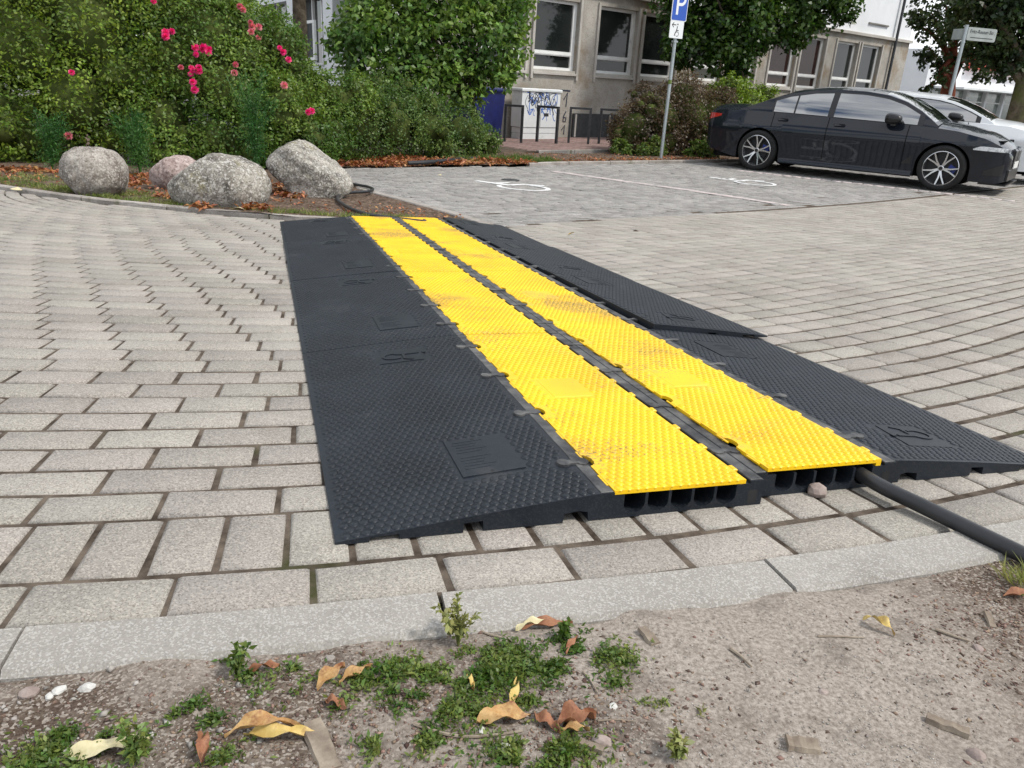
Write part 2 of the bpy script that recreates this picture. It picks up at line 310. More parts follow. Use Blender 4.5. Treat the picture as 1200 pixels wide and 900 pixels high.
M['bark_red'] = mat('bark_red', (.16, .045, .03), (.25, .09, .055), scale=9, rough=.95, spec=.1, bump=.7, bscale=25, bdist=.03)
M['leaf_privet'] = leafmat('leaf_privet', (.078, .128, .016), (.200, .285, .036))
M['leaf_rose'] = leafmat('leaf_rose', (.062, .122, .022), (.160, .240, .042))
M['leaf_dark'] = leafmat('leaf_dark', (0.0575, 0.1112, 0.0248), (0.1304, 0.1956, 0.0422))
M['leaf_feather'] = leafmat('leaf_feather', (.035, .115, .022), (.075, .175, .035), trans=.25)
M['leaf_hazel'] = leafmat('leaf_hazel', (0.0722, 0.1410, 0.0309), (0.1685, 0.2665, 0.0515), rough=.4)
M['leaf_barberry'] = leafmat('leaf_barberry', (.055, .040, .022), (.125, .088, .045), hue=.03)
M['leaf_linden'] = leafmat('leaf_linden', (.026, .060, .011), (.066, .122, .020), rough=.4)
M['leaf_chestnut'] = leafmat('leaf_chestnut', (0.0242, 0.0440, 0.0143), (0.0605, 0.0858, 0.0242), hue=.03)
M['leaf_autumn'] = leafmat('leaf_autumn', (.25, .085, .032), (.42, .20, .09), trans=.15, isl=.45, hue=.02)
M['leaf_weed'] = leafmat('leaf_weed', (.065, .12, .018), (.16, .21, .05), scale=14, isl=.4, hue=.03)
M['leaf_grass'] = leafmat('leaf_grass', (.10, .16, .028), (.24, .25, .08), scale=8, trans=.25)
M['petal'] = leafmat('petal', (.72, .035, .20), (.85, .10, .30), trans=.3, isl=.25, hue=.01, scale=10)
M['petal_pale'] = leafmat('petal_pale', (.62, .14, .19), (.72, .28, .30), trans=.3, isl=.25, hue=.015, scale=10)
M['leaf_dry'] = mat('leaf_dry', (.36, .19, .065), (.56, .39, .17), scale=70, rough=.7, world=False, dirt=(.20, .07, .03), dscale=40, dlo=.46, dhi=.62, bump=.3, bscale=300, bdist=.001)
M['leaf_dry_red'] = mat('leaf_dry_red', (.22, .085, .042), (.36, .17, .085), scale=70, rough=.7, world=False, dirt=(.11, .045, .028), dscale=40, dlo=.5, dhi=.64, bump=.3, bscale=300, bdist=.001)
M['leaf_pale'] = mat('leaf_pale', (.52, .46, .26), (.64, .58, .38), scale=60, rough=.7, world=False, dirt=(.36, .27, .12), dscale=35, dlo=.55, dhi=.7)
M['leaf_yellow'] = mat('leaf_yellow', (.48, .34, .09), (.62, .48, .19), scale=60, rough=.7, world=False, dirt=(.30, .15, .05), dscale=35, dlo=.5, dhi=.66)
M['wood'] = mat('old_wood', (.17, .135, .105), (.33, .28, .22), scale=30, rough=.9, spec=.1, world=False, bump=.5, bscale=90, bdist=.004)
M['pebble'] = mat('pebble', (.22, .20, .175), (.38, .36, .33), scale=20, rough=.85, island=.4, hue=.02)
M['pebble_white'] = mat('pebble_white', (.46, .45, .42), (.60, .59, .56), scale=60, rough=.85, bump=.4, bscale=200, bdist=.002)
M['pebble_brown'] = mat('pebble_brown', (.22, .17, .15), (.34, .28, .25), scale=40, rough=.85)
M['crumb'] = mat('crumb', (.085, .046, .032), (.25, .175, .13), scale=60, rough=.95, island=.5, hue=.02)
M['shop_red'] = mat('shop_red', (.50, .05, .035), (.58, .09, .06), scale=3, rough=.5)
M['shop_glass'] = mat('shop_glass', (.12, .15, .135), (.26, .30, .28), scale=1.2, rough=.12)
M['brown_wall'] = mat('brown_wall', (.12, .10, .095), (.17, .15, .14), scale=2, rough=.8)

# ------------------------------------------------------------------ plan of the street (world metres)
CC = np.array([-2.1, 7.6]); RK = 6.945; TH0 = R_(-49)           # street bends round this centre, then runs straight on
N0 = np.array([math.cos(TH0), math.sin(TH0)]); D0 = np.array([-N0[1], N0[0]])
def widen(r, th):                             # the outer courses open out a little towards the straight
    return r + float(np.interp(math.degrees(th), [-73, -64], [0, .06])) * min(1., max(0., (r - 5.4) / 1.5))
def street(r, s):                             # s = metres along the row from the end of the bend, + to the right
    if s >= 0: return CC + widen(r, TH0) * N0 + s * D0, math.atan2(D0[1], D0[0])
    th = TH0 + s / r
    return CC + widen(r, th) * np.array([math.cos(th), math.sin(th)]), th + math.pi / 2
FARKERB = [(-9.0, 9.6), (-6.4, 7.75), (-5.2, 7.0), (-4.38, 6.51), (-3.67, 6.11), (-3.19, 5.90), (-2.65, 5.73), (-2.2, 5.62), (-1.73, 5.54), (-1.18, 5.58), (-.69, 5.66), (-.2, 5.86)]
ISLK = [(-.2, 5.86), (-.51, 6.52), (-.85, 7.08), (-1.18, 7.63), (-1.57, 8.2), (-2.05, 9.1), (-2.45, 10.2), (-2.6, 10.9)]
BACK = [(-2.6, 10.9), (-1.46, 11.85), (.08, 12.75), (.43, 13.15), (1.9, 14.2), (3.93, 15.72), (6.3, 17.5), (10.3, 20.6)]
BED = FARKERB + ISLK[1:] + BACK[1:] + [(9.0, 22.2), (2.4, 17.0), (.9, 15.4), (-.3, 15.2), (-1.2, 15.8), (-4, 16.0), (-9, 17), (-16, 17), (-16, 12)]
def inside(x, y, poly):
    x = np.asarray(x, float); y = np.asarray(y, float); c = np.zeros(x.shape, bool); n = len(poly)
    for i in range(n):
        x0, y0 = poly[i]; x1, y1 = poly[(i + 1) % n]
        if y0 == y1: continue
        c ^= ((y0 > y) != (y1 > y)) & (x < (x1 - x0) * (y - y0) / (y1 - y0) + x0)
    return c
def sheet(name, poly, step, zfn, material, kind='structure', hole=None, parent=None):
    xs = [p[0] for p in poly]; ys = [p[1] for p in poly]
    B = []
    for i in range(len(poly)):
        a = np.array(poly[i], float); b = np.array(poly[(i + 1) % len(poly)], float); k = max(1, int(np.linalg.norm(b - a) / step))
        B += [a + (b - a) * j / k for j in range(k)]
    gx, gy = np.meshgrid(np.arange(min(xs), max(xs), step), np.arange(min(ys), max(ys), step)); gx = gx.ravel(); gy = gy.ravel()
    ins = inside(gx, gy, poly); pts = [Vector(p) for p in B]; nb = len(B)
    pts += [Vector((x, y)) for x, y in zip(gx[ins], gy[ins])]
    v, e, f, *_ = delaunay_2d_cdt(pts, [(i, (i + 1) % nb) for i in range(nb)], [list(range(nb))], 1, 1e-5)
    V = np.array([(p.x, p.y) for p in v]); z = zfn(V[:, 0], V[:, 1])
    F = [t for t in f]
    me = npmesh(name, np.column_stack([V, z]), np.array([t[:3] for t in F]), True)
    bm = bmesh.new(); bm.from_mesh(me); bmesh.ops.recalc_face_normals(bm, faces=bm.faces)
    if sum(ff.normal.z for ff in bm.faces) < 0: bmesh.ops.reverse_faces(bm, faces=bm.faces)
    bm.to_mesh(me); bm.free()
    return link(name, me, material, parent, kind)

# ---- base ground to the horizon
def gridxy(X, Y, zfn):
    gx, gy = np.meshgrid(X, Y, indexing='ij'); V = np.column_stack([gx.ravel(), gy.ravel(), zfn(gx.ravel(), gy.ravel())]); ny = len(Y)
    i, j = np.meshgrid(np.arange(len(X) - 1), np.arange(ny - 1), indexing='ij'); a = (i * ny + j).ravel()
    return V, np.column_stack([a, a + ny, a + ny + 1, a + 1])
X = np.concatenate([[-900, -300, -100, -50, -30], np.arange(-20, 30.1, .5), [40, 60, 120, 300, 900]])
Y = np.concatenate([[-60, -20, -8], np.arange(-4, 30.1, .5), [36, 50, 80, 160, 400, 1200]])
V, F = gridxy(X, Y, lambda x, y: np.minimum(zt(x, y), .75) - .12)
link('ground', npmesh('ground', V, F, True), M['ground'], None, 'structure')

# ---- street: joint bed and pavers
def band(r0, r1, s0, s1, ns, nr, dz):
    V = []
    for r in np.linspace(r0, r1, nr):
        for s in np.linspace(s0, s1, ns):
            p, _ = street(r, s * r / RK if s < 0 else s); V.append((p[0], p[1], zf(*p) + dz))
    F = [(i * ns + j, i * ns + j + 1, (i + 1) * ns + j + 1, (i + 1) * ns + j) for i in range(nr - 1) for j in range(ns - 1)]
    return V, F
V, F = band(1.55, RK + .02, -11, 20, 220, 60, -.0048)
me = npmesh('road', V, F, True); road = link('road', me, M['joint'], None, 'structure')
CP = [(-.2, 5.86)] + [tuple(street(r, s)[0]) for r, s in ((2.38, 1), (2.27, 2), (2.22, 4), (2.22, 8), (2.22, 14), (2.22, 22))] + [(17, 24), (10.5, 20.9)] + BACK[::-1] + ISLK[::-1][1:-1]
car_park = sheet('car_park', CP, .35, lambda x, y: zt(x, y) - .0095, M['joint'])

def brick_template(l, w, h=.03, c=.006, rg=None):
    l -= .0090; w -= .0118
    j = (lambda: 0.) if rg is None else (lambda: rg.uniform(-.003, .003))
    top = [(-l / 2 + c + j(), -w / 2 + c + j(), 0), (l / 2 - c + j(), -w / 2 + c + j(), 0), (l / 2 - c + j(), w / 2 - c + j(), 0), (-l / 2 + c + j(), w / 2 - c + j(), 0)]
    mid = [(-l / 2, -w / 2, -c * .8), (l / 2, -w / 2, -c * .8), (l / 2, w / 2, -c * .8), (-l / 2, w / 2, -c * .8)]
    bot = [(x, y, -h) for x, y, _ in mid]
    V = np.array(top + mid + bot, float)
    F = np.array([(0, 1, 2, 3)] + [(4 + i, 4 + (i + 1) % 4, (i + 1) % 4, i) for i in range(4)] + [(8 + i, 8 + (i + 1) % 4, 4 + (i + 1) % 4, 4 + i) for i in range(4)])
    return V, F
def frame(x, y, hd, rng, jit=.0009):
    e = .06; gx = (zf(x + e, y) - zf(x - e, y)) / (2 * e); gy = (zf(x, y + e) - zf(x, y - e)) / (2 * e)
    n = Vector((-gx + rng.gauss(0, .004), -gy + rng.gauss(0, .004), 1)).normalized()
    t = Vector((math.cos(hd), math.sin(hd), 0)); t = (t - n * t.dot(n)).normalized(); b = n.cross(t)
    z = zf(x, y) + rng.gauss(0, jit)
    return Matrix(((t.x, b.x, n.x, x), (t.y, b.y, n.y, y), (t.z, b.z, n.z, z), (0, 0, 0, 1)))
rng = random.Random(5)
RO = CAMP + MR @ np.array([-.27237, 1.11206, -.65])              # near left corner of the crossing ramp
U2 = np.array([-.310987, .950414]); RU = MR @ np.array([U2[0], U2[1], 0]); RV = MR @ np.array([U2[1], -U2[0], 0])
def ramp_uv(P): d = np.asarray(P) - RO; return float(d @ RU), float(d @ RV)
bricks = []                                   # (matrix, length, width, screen weight)
def lay(r0, r1, l, header=False):
    global shift
    rm = (r0 + r1) / 2; shift = (shift + (.6 if row < 9 else .05) * l + rng.gauss(0, .004)) % l; s = -14 + shift
    while s < 16:
        ll = l + rng.uniform(-.002, .002); p, hd = street(rm, s + ll / 2); z = zf(*p)
        u, v, d = topx((p[0], p[1], z))
        if s > .25 and rm < np.interp(s, [.25, 1, 2, 4], [2.56, 2.38, 2.27, 2.22]): s += ll; continue
        if d > .3 and -330 < u < 1530 and v < 1250 and not inside(p[0], p[1], FARKERB + ISLK[1:] + [(-6, 12), (-16, 12)]) and not inside(p[0], p[1], CP):
            bricks.append((frame(p[0], p[1], hd + rng.gauss(0, .006), rng), ll, r1 - r0, u, v, d, z))
        s += ll
r = RK; row = 0; shift = 0.
lay(r - .112, r, .2); r -= .112
lay(r - .185, r, .1015); r -= .185
while r > 1.7:
    lay(r - .107, r, .2); r -= .107; row += 1
def shown(b):
    if not (0 < b[3] < 1200 and b[4] < 900): return False
    u, v = ramp_uv((b[0][0][3], b[0][1][3], b[0][2][3])); return not (.02 < u < 4.6 and .05 < v < 1.56)
order = sorted(range(len(bricks)), key=lambda i: (0 if shown(bricks[i]) else 1, bricks[i][5]))
single = set(order[:296])
tmpl = {}
for kind, l, w in (('s', .2, .107), ('h', .1015, .185), ('k', .2, .112)):
    for q in range(4):
        V, F = brick_template(l, w, rg=rng); m = npmesh('brick', V, F); m.materials.append(M['paver']); tmpl[kind, q] = (m, V, F)
BV, BF, nbv = [], [], 0
for i, (mx, l, w, *_r) in enumerate(bricks):
    k = 'h' if w > .15 else ('k' if w > .11 else 's'); m, V, F = tmpl[k, rng.randrange(4)]
    if i in single: link('brick', m, None, road, None, mx)
    else:
        A = np.array(mx); BV.append(V @ A[:3, :3].T + A[:3, 3]); BF.append(F + nbv); nbv += len(V)
link('brick_field', npmesh('brick_field', np.vstack(BV), np.vstack(BF)), M['paver'], road, 'stuff')
# ---- car park pavers (smaller, darker), rows parallel to the seam
BV, BF, nbv = [], [], 0
V, F = brick_template(.205, .105, c=.007)
cpb = []; r = 2.6; k = 0
while r > -11.5:
    s = -7 + rng.uniform(0, .2)
    while s < 17:
        p = CC + (r - .0525) * N0 + (s + .1) * D0
        if not inside(p[0], p[1], CP): s += .205; continue
        u, v, d = topx((p[0], p[1], zf(*p)))
        if -200 < u < 1400: cpb.append((p[0], p[1], d))
        s += .205
    r -= .1055
hd0 = math.atan2(D0[1], D0[0])
for x, y, d in cpb:
    A = np.array(frame(x, y, hd0 + rng.gauss(0, .008), rng, .0022)); BV.append(V @ A[:3, :3].T + A[:3, 3]); BF.append(F + nbv); nbv += len(V)
link('brick_field', npmesh('car_park_bricks', np.vstack(BV), np.vstack(BF)), M['paver_dark'], car_park, 'stuff')

# ---- kerbs
def kerb_run(parent, pts, width, rise, length, material, gap=.006, depth=.12, side=1, ext=0.):
    P = [np.array(p, float) for p in pts]; seg = [np.linalg.norm(b - a) for a, b in zip(P, P[1:])]; T = sum(seg); n = max(1, round(T / length))
    cum = np.concatenate([[0], np.cumsum(seg)])
    def pos(s):
        i = min(max(int(np.searchsorted(cum, s) - 1), 0), len(seg) - 1); d = (P[i + 1] - P[i]) / seg[i]; return P[i] + d * (s - cum[i]), d
    for i in range(n):
        s0, s1 = T * i / n + gap, T * (i + 1) / n - gap; mb = MB(); ring = []; dz = rng.gauss(0, .0008)
        K = 4; V = []
        for k in range(K + 1):
            p, d = pos(s0 + (s1 - s0) * k / K); q = np.array([-d[1], d[0]]) * side; z = zf(*p)
            c = .008
            for o, h in ((0, -depth), (0, rise - c), (c, rise), (width - c, rise), (width, rise - c), (width, -depth)):
                w = p + q * o; V.append((w[0], w[1], z + h + (dz if h > 0 or rise <= .02 else 0)))
        F = [(6 * k + j, 6 * k + j + 1, 6 * k + 6 + j + 1, 6 * k + 6 + j) for k in range(K) for j in range(5)] + [tuple(range(6)), tuple(range(6 * K, 6 * K + 6))[::-1]]
        mb.add(V, F); mb.build('kerb_stone', material, parent)
nk = thing('kerb', '', ''); del nk['label']; del nk['category']; nk['kind'] = 'structure'
JT = [-68.75 + 4.47 * k for k in range(-8, 11)]   # stone joints in degrees round the bend
KA = []
for a0, a1 in zip(JT, JT[1:]):
    a = np.radians(np.linspace(a0, min(a1, -20), 5)); rr = RK + .099
    kerb_run(nk, [CC + widen(rr, t) * np.array([math.cos(t), math.sin(t)]) for t in a], .096, .003, 1.0, M['kerb'], gap=.003)
fk = thing('edging_kerb', '', ''); del fk['label']; del fk['category']; fk['kind'] = 'structure'
kerb_run(fk, FARKERB, .06, .032, .8, M['kerb_old'])
ik = thing('bed_kerb', '', ''); del ik['label']; del ik['category']; ik['kind'] = 'structure'
kerb_run(ik, ISLK, .085, .03, .6, M['kerb_old'])
kerb_run(ik, BACK[2:], .07, .05, .9, M['kerb_old'])

# ---- foreground verge soil
def ring_poly(r0, r1, a0, a1, n=60):
    a = np.radians(np.linspace(a0, a1, n)); return [tuple(CC + widen(r0, t) * np.array([math.cos(t), math.sin(t)])) for t in a] + [tuple(CC + r1 * np.array([math.cos(t), math.sin(t)])) for t in a[::-1]]
def zsoil(x, y):
    d = np.hypot(x - CC[0], y - CC[1]) - RK - .11 - np.interp(np.degrees(np.arctan2(y - CC[1], x - CC[0])), [-73, -64], [0, .06]); P = np.column_stack([x, y, 0 * x])
    return zt(x, y) - .004 + np.clip(d, -.05, .25) * .05 + .003 * ptree(P, 16, 8) + .006 * ptree(P, 7, 1) + .002 * ptree(P, 24, 2) + .0009 * ptree(P, 70, 3)
near = [(-1.15, .25), (1.4, .25)]
vp = ring_poly(RK + .072, RK + 1.6, -86, -52, 160)
soil = sheet('verge_soil', vp, .016, zsoil, M['soil'])
vp2 = ring_poly(RK + 1.595, RK + 9, -120, -20, 40)
sheet('verge', vp2, .5, lambda x, y: zt(x, y) - .02, M['soil'])
for a0, a1, nm in ((-125, -86, 'verge_left'), (-52, -22, 'verge_right')):
    sheet(nm, ring_poly(RK + .105, RK + 1.6, a0, a1, 40), .25, lambda x, y: zt(x, y) - .01, M['soil'])
# ---- planting bed
def zbed(x, y):
    P = np.column_stack([x, y, 0 * x]); return zt(x, y) + .022 + .02 * ptree(P, 2.2, 4) + .012 * ptree(P, 9, 5)
sheet('planting_bed', BED, .13, zbed, M['bed'])
# ---- reddish footway by the bicycle stands and lawn strip
FA = math.atan(.85); FD = np.array([math.cos(FA), math.sin(FA)]); FN = np.array([FD[1], -FD[0]]); FP0 = np.array([1.3, 20.3])
def fpt(s, out=0.): return FP0 + FD * s + FN * out
fw = [tuple(fpt(-9, .0)), tuple(fpt(-9, 3.2)), tuple(fpt(-2, 3.05)), tuple(fpt(9, 3.1)), tuple(fpt(9, 0))]
footway = sheet('footway', fw, .6, lambda x, y: zt(x, y) + .03, M['joint'])
BV, BF, nbv = [], [], 0; V, F = brick_template(.2, .1, c=.005)
for i in range(30):
    for j in range(40):
        p = fpt(-4 + j * .2 + (i % 2) * .1, .06 + i * .1); A = np.array(frame(p[0], p[1], FA, rng)); A[2, 3] += .038
        BV.append(V @ A[:3, :3].T + A[:3, 3]); BF.append(F + nbv); nbv += len(V)
link('brick_field', npmesh('footway_bricks', np.vstack(BV), np.vstack(BF)), M['red_paving'], footway, 'stuff')
kerb_run(ik, [tuple(fpt(-4, 3.1)), tuple(fpt(4.5, 3.15))], .08, .05, 1.0, M['kerb_old'])

# ================================================================== the crossing: rubber ramp plates and cable channels
LM = 1.147; WB_, WC = .468, .343             # module length, plate width, channel width
RN = np.cross(RV, RU); 
def ramp_M(u, v, w=0., flip=False, tilt=(0, 0), droop=0.):
    o = RO + RU * u + RV * v + RN * w; x, y = (RV, RU) if not flip else (-RV, -RU)
    m = Matrix(((x[0], y[0], RN[0], o[0]), (x[1], y[1], RN[1], o[1]), (x[2], y[2], RN[2], o[2]), (0, 0, 0, 1)))
    return m @ Matrix.Rotation(R_(tilt[0]), 4, 'X') @ Matrix.Rotation(R_(tilt[1]), 4, 'Y')
def ptop(x):                                  # top of a ramp plate at distance x from its thin edge
    t = np.clip(np.asarray(x, float) / WB_, 0, 1); return .005 + .0475 * (1.12 * t - .12 * t * t * t)
# plate body: profile with feet and gaps, run along the length
prof_top = [(x, float(ptop(x))) for x in np.linspace(WB_, 0, 15)]
prof_bot = [(0, 0), (.055, .0), (.056, .008), (.105, .010), (.106, .001), (.215, .001), (.216, .018), (.250, .020), (.251, .001), (.398, .001), (.400, .018), (.428, .022), (.445, .018), (.447, .001), (WB_, .001)]
mb = MB(); mb.prism(prof_bot + prof_top, lambda p: (p[0], .002, p[1]), lambda p: (p[0], LM - .002, p[1]))
plate_me = mb.mesh('plate', M['rubber'], False)
nrs = np.random.default_rng(11)
ICON = (.20, .345, .93, 1.06); LABEL = (.250, .375, .15, .33)
def studs(w0, w1, l0, l1, px_, py_, rad, hgt, topfn, skip=(), tilt=.55, seed=0, el=1.35):
    rg = np.random.default_rng(seed); xs = np.arange(w0, w1, px_); ys = np.arange(l0, l1, py_); C = []
    for j, y in enumerate(ys):
        for x in xs + (px_ / 2 if j % 2 else 0):
            if x > w1: continue
            if any(a - rad < x < b + rad and c - rad < y < d + rad for a, b, c, d in skip): continue
            C.append((x, y))
    C = np.array(C); n = 8; a = np.arange(n) * 2 * np.pi / n
    ring = np.column_stack([np.cos(a), np.sin(a)])
    N = len(C); V = np.zeros((N, 2 * n + 1, 3)); hh = hgt * rg.uniform(.85, 1.15, N)
    zt0 = topfn(C[:, 0])
    for k in range(n):
        V[:, k, :2] = C + ring[k] * rad * np.array([1, el]); V[:, n + k, :2] = C + ring[k] * rad * .86 * np.array([1, el])
        V[:, k, 2] = topfn(V[:, k, 0]) - .0008
        V[:, n + k, 2] = topfn(V[:, n + k, 0]) + hh * (1 - tilt * (ring[k, 1] + 1) / 2)
    V[:, 2 * n, :2] = C; V[:, 2 * n, 2] = zt0 + hh * (1.04 - tilt / 2)
    F = []
    for k in range(n):
        k2 = (k + 1) % n; F += [(k, k2, n + k2), (k, n + k2, n + k), (n + k, n + k2, 2 * n)]
    F = np.array(F); F = (F[None] + (np.arange(N) * (2 * n + 1))[:, None, None]).reshape(-1, 3)
    return V.reshape(-1, 3), F
TABS = [.1434 + .2868 * k for k in range(4)]
V, F = studs(.018, WB_ - .012, .016, LM - .012, .0168, .0182, .0089, .0022, ptop, (ICON, LABEL) + tuple((WB_ - .034, WB_ + .02, t - .016, t + .016) for t in TABS), tilt=.5, seed=1)
tread_me = npmesh('tread', V, F, False); tread_me.materials.append(M['rubber'])
def surf_box(mb, x0, x1, y0, y1, h, topfn=ptop, m=0, sink=.002):
    U = np.linspace(x0, x1, 4); mb.grid(lambda u, w: (u, w, float(topfn(u)) + h), U, [y0, y1], m)
    for ya in (y0, y1): mb.grid(lambda u, w: (u, ya, float(topfn(u)) + w), U, [-sink, h], m)
    for xa in (x0, x1): mb.grid(lambda u, w: (xa, u, float(topfn(xa)) + w), [y0, y1], [-sink, h], m)
mb = MB(); surf_box(mb, LABEL[0], LABEL[1], LABEL[2], LABEL[3], .0024)
for y in (LABEL[2] + .008, LABEL[3] - .010): mb.add([(.31 + .004 * math.cos(a), y + .004 * math.sin(a), float(ptop(.31)) + .0027) for a in np.linspace(0, 6.28, 9)[:-1]], [tuple(range(8))], 1)
for k in range(11):
    y = LABEL[2] + .03 + k * .013; x0 = .262 + .003 * (k % 3); x1 = x0 + [.05, .062, .038][k % 3]
    if k == 5: continue
    surf_box(mb, x0, x1, y, y + .0045, .0029, m=2)
label_me = mb.mesh('label_plate', [M['rubber'], M['black_hole'], M['rubber']])
mb = MB()
sk = .035                                     # slanted plate with a pictogram
pl = [(ICON[0], ICON[2]), (ICON[1] - .02, ICON[2]), (ICON[1], ICON[3]), (ICON[0] + .02, ICON[3])]
mb.prism(pl, lambda p: (p[0], p[1], float(ptop(p[0])) - .003), lambda p: (p[0], p[1], float(ptop(p[0])) + .0018))
def flat_stroke(mb, pts, wd, zfn, h, m=0):
    P = [np.array(p, float) for p in pts]; Lp, Rp = [], []
    for i, p in enumerate(P):
        d = P[min(i + 1, len(P) - 1)] - P[max(i - 1, 0)]; d /= np.linalg.norm(d); q = np.array([-d[1], d[0]]) * wd / 2; Lp.append(p + q); Rp.append(p - q)
    n = len(P); V = [(x, y, zfn(x, y) + h) for x, y in Lp] + [(x, y, zfn(x, y) + h) for x, y in Rp] + [(x, y, zfn(x, y)) for x, y in Lp] + [(x, y, zfn(x, y)) for x, y in Rp]
    F = [(i, i + 1, n + i + 1, n + i) for i in range(n - 1)] + [(i, i + 1, 2 * n + i + 1, 2 * n + i) for i in range(n - 1)] + [(n + i, n + i + 1, 3 * n + i + 1, 3 * n + i) for i in range(n - 1)]
    F += [(0, n, 3 * n, 2 * n), (n - 1, 2 * n - 1, 4 * n - 1, 3 * n - 1)]
    mb.add(V, F, m)
pz = lambda x, y: float(ptop(x)) + .0019
cx, cy = .245, .985
flat_stroke(mb, [(cx + .028 * math.cos(a), cy + .026 * math.sin(a)) for a in np.linspace(.5, 5.4, 16)], .008, pz, .0022, 1)
flat_stroke(mb, [(cx + .075, cy + .012), (cx + .03, cy + .012), (cx + .005, cy + .02)], .009, pz, .0022, 1)
flat_stroke(mb, [(cx + .03, cy + .012), (cx + .028, cy - .03), (cx + .05, cy - .045)], .008, pz, .0022, 1)
flat_stroke(mb, [(cx + .085, cy + .012), (cx + .095, cy + .012)], .014, pz, .0022, 1)
icon_me = mb.mesh('pictogram_plate', [M['rubber'], M['rubber']])
# dog-bone shaped rubber connector between two modules
def bone(mb, x, y, zc, r=.0135, th=.0032, neck=.019, m=0):
    pts = [(x - neck + r * math.cos(a), y + r * 1.15 * math.sin(a)) for a in np.linspace(.55, 2 * math.pi - .55, 12)] + [(x + neck - r * math.cos(a), y - r * 1.15 * math.sin(a)) for a in np.linspace(.55, 2 * math.pi - .55, 12)]
    mb.prism(pts, lambda p: (p[0], p[1], zc - .004), lambda p: (p[0], p[1], zc + th), m)
TABS = [.1434 + .2868 * k for k in range(4)]
bone_me = {}
mb = MB(); bone(mb, 0, 0, 0); bone_me['c'] = mb.mesh('connector', M['rubber_worn'])
# channel base: box with five U slots, a ledge on either side
def cprof():
    B = [(0, 0), (WC, 0), (WC, .0515), (WC - .03, .0515), (WC - .03, .046), (.292, .046)]
    for k in range(4, -1, -1):
        x1 = .048 + .0482 * k + .0425; x0 = .048 + .0482 * k; rr = .0425 / 2; zb = .0075
        B += [(x1, .046), (x1, zb + rr * .8)] + [(x0 + rr + rr * math.cos(a), zb + rr * .8 - rr * .8 * math.sin(a)) for a in np.linspace(.3, math.pi - .3, 6)] + [(x0, zb + rr * .8), (x0, .046)]
    return B + [(.028, .046), (.028, .0515), (0, .0515)]
CPRO = cprof(); mb = MB(); mb.prism(CPRO, lambda p: (p[0], .003, p[1]), lambda p: (p[0], LM - .003, p[1]))
mb.add([(WC - .032, .0028, .004), (WC - .012, .0028, .004), (WC - .012, .0028, .032), (WC - .032, .0028, .032)], [(0, 1, 2, 3)], 1)
chan_me = mb.mesh('channel_base', [M['rubber_worn'] if False else M['rubber'], M['black_hole']])
# edge strip of the channel: scuffed rubber
mb = MB(); mb.box(.0015, .0265, .006, LM - .006, .0516, .0532, c=.001); mb.box(WC - .0285, WC - .0015, .006, LM - .006, .0516, .0532, c=.001)
strip_me = mb.mesh('edge_strip', M['rubber_worn'])
LX0, LX1, LZ = .0275, .303, .0462
ltop = lambda x: np.full(np.shape(x), LZ + .0085)
lid_poly = []                                 # lid outline with a bite at each connector
yy = [0.004]; V = []
left = [(LX0, .004)]
for t in TABS: left += [(LX0, t - .026)] + [(LX0 + .015 * math.sin(a), t - .026 * math.cos(a)) for a in np.linspace(.25, math.pi - .25, 6)] + [(LX0, t + .026)]
left += [(LX0, LM - .004)]
lid_poly = [(LX1, .004), (LX1, LM - .004)] + left[::-1]
lid_poly = lid_poly[::1]
mb = MB(); mb.prism(lid_poly, lambda p: (p[0], p[1], LZ + .0005), lambda p: (p[0], p[1], LZ + .0085))
mb.box(LX1 - .012, LX1, .0042, .014, LZ - .012, LZ + .0004)
for k in range(10): mb.box(LX1 + .0005, LX1 + .011, .05 + k * .115, .072 + k * .115, LZ + .001, LZ + .0092, c=.002)
for k in range(10): mb.box(LX0 - .0045, LX0 - .0004, .03 + k * .115, .075 + k * .115, LZ + .0055, LZ + .0078)
lid_me = mb.mesh('lid', M['yellow'])
V, F = studs(LX0 + .012, LX1 - .008, .014, LM - .010, .0175, .0180, .0090, .0022, ltop, tuple((0, LX0 + .022, t - .034, t + .034) for t in TABS) + ((.10, .20, .52, .66),), tilt=.7, seed=3)
ltread_me = npmesh('tread', V, F, False); ltread_me.materials.append(M['yellow'])
mb = MB(); mb.box(.10, .20, .52, .66, LZ + .006, LZ + .0092, c=.0006); lpatch_me = mb.mesh('worn_patch', M['yellow'])

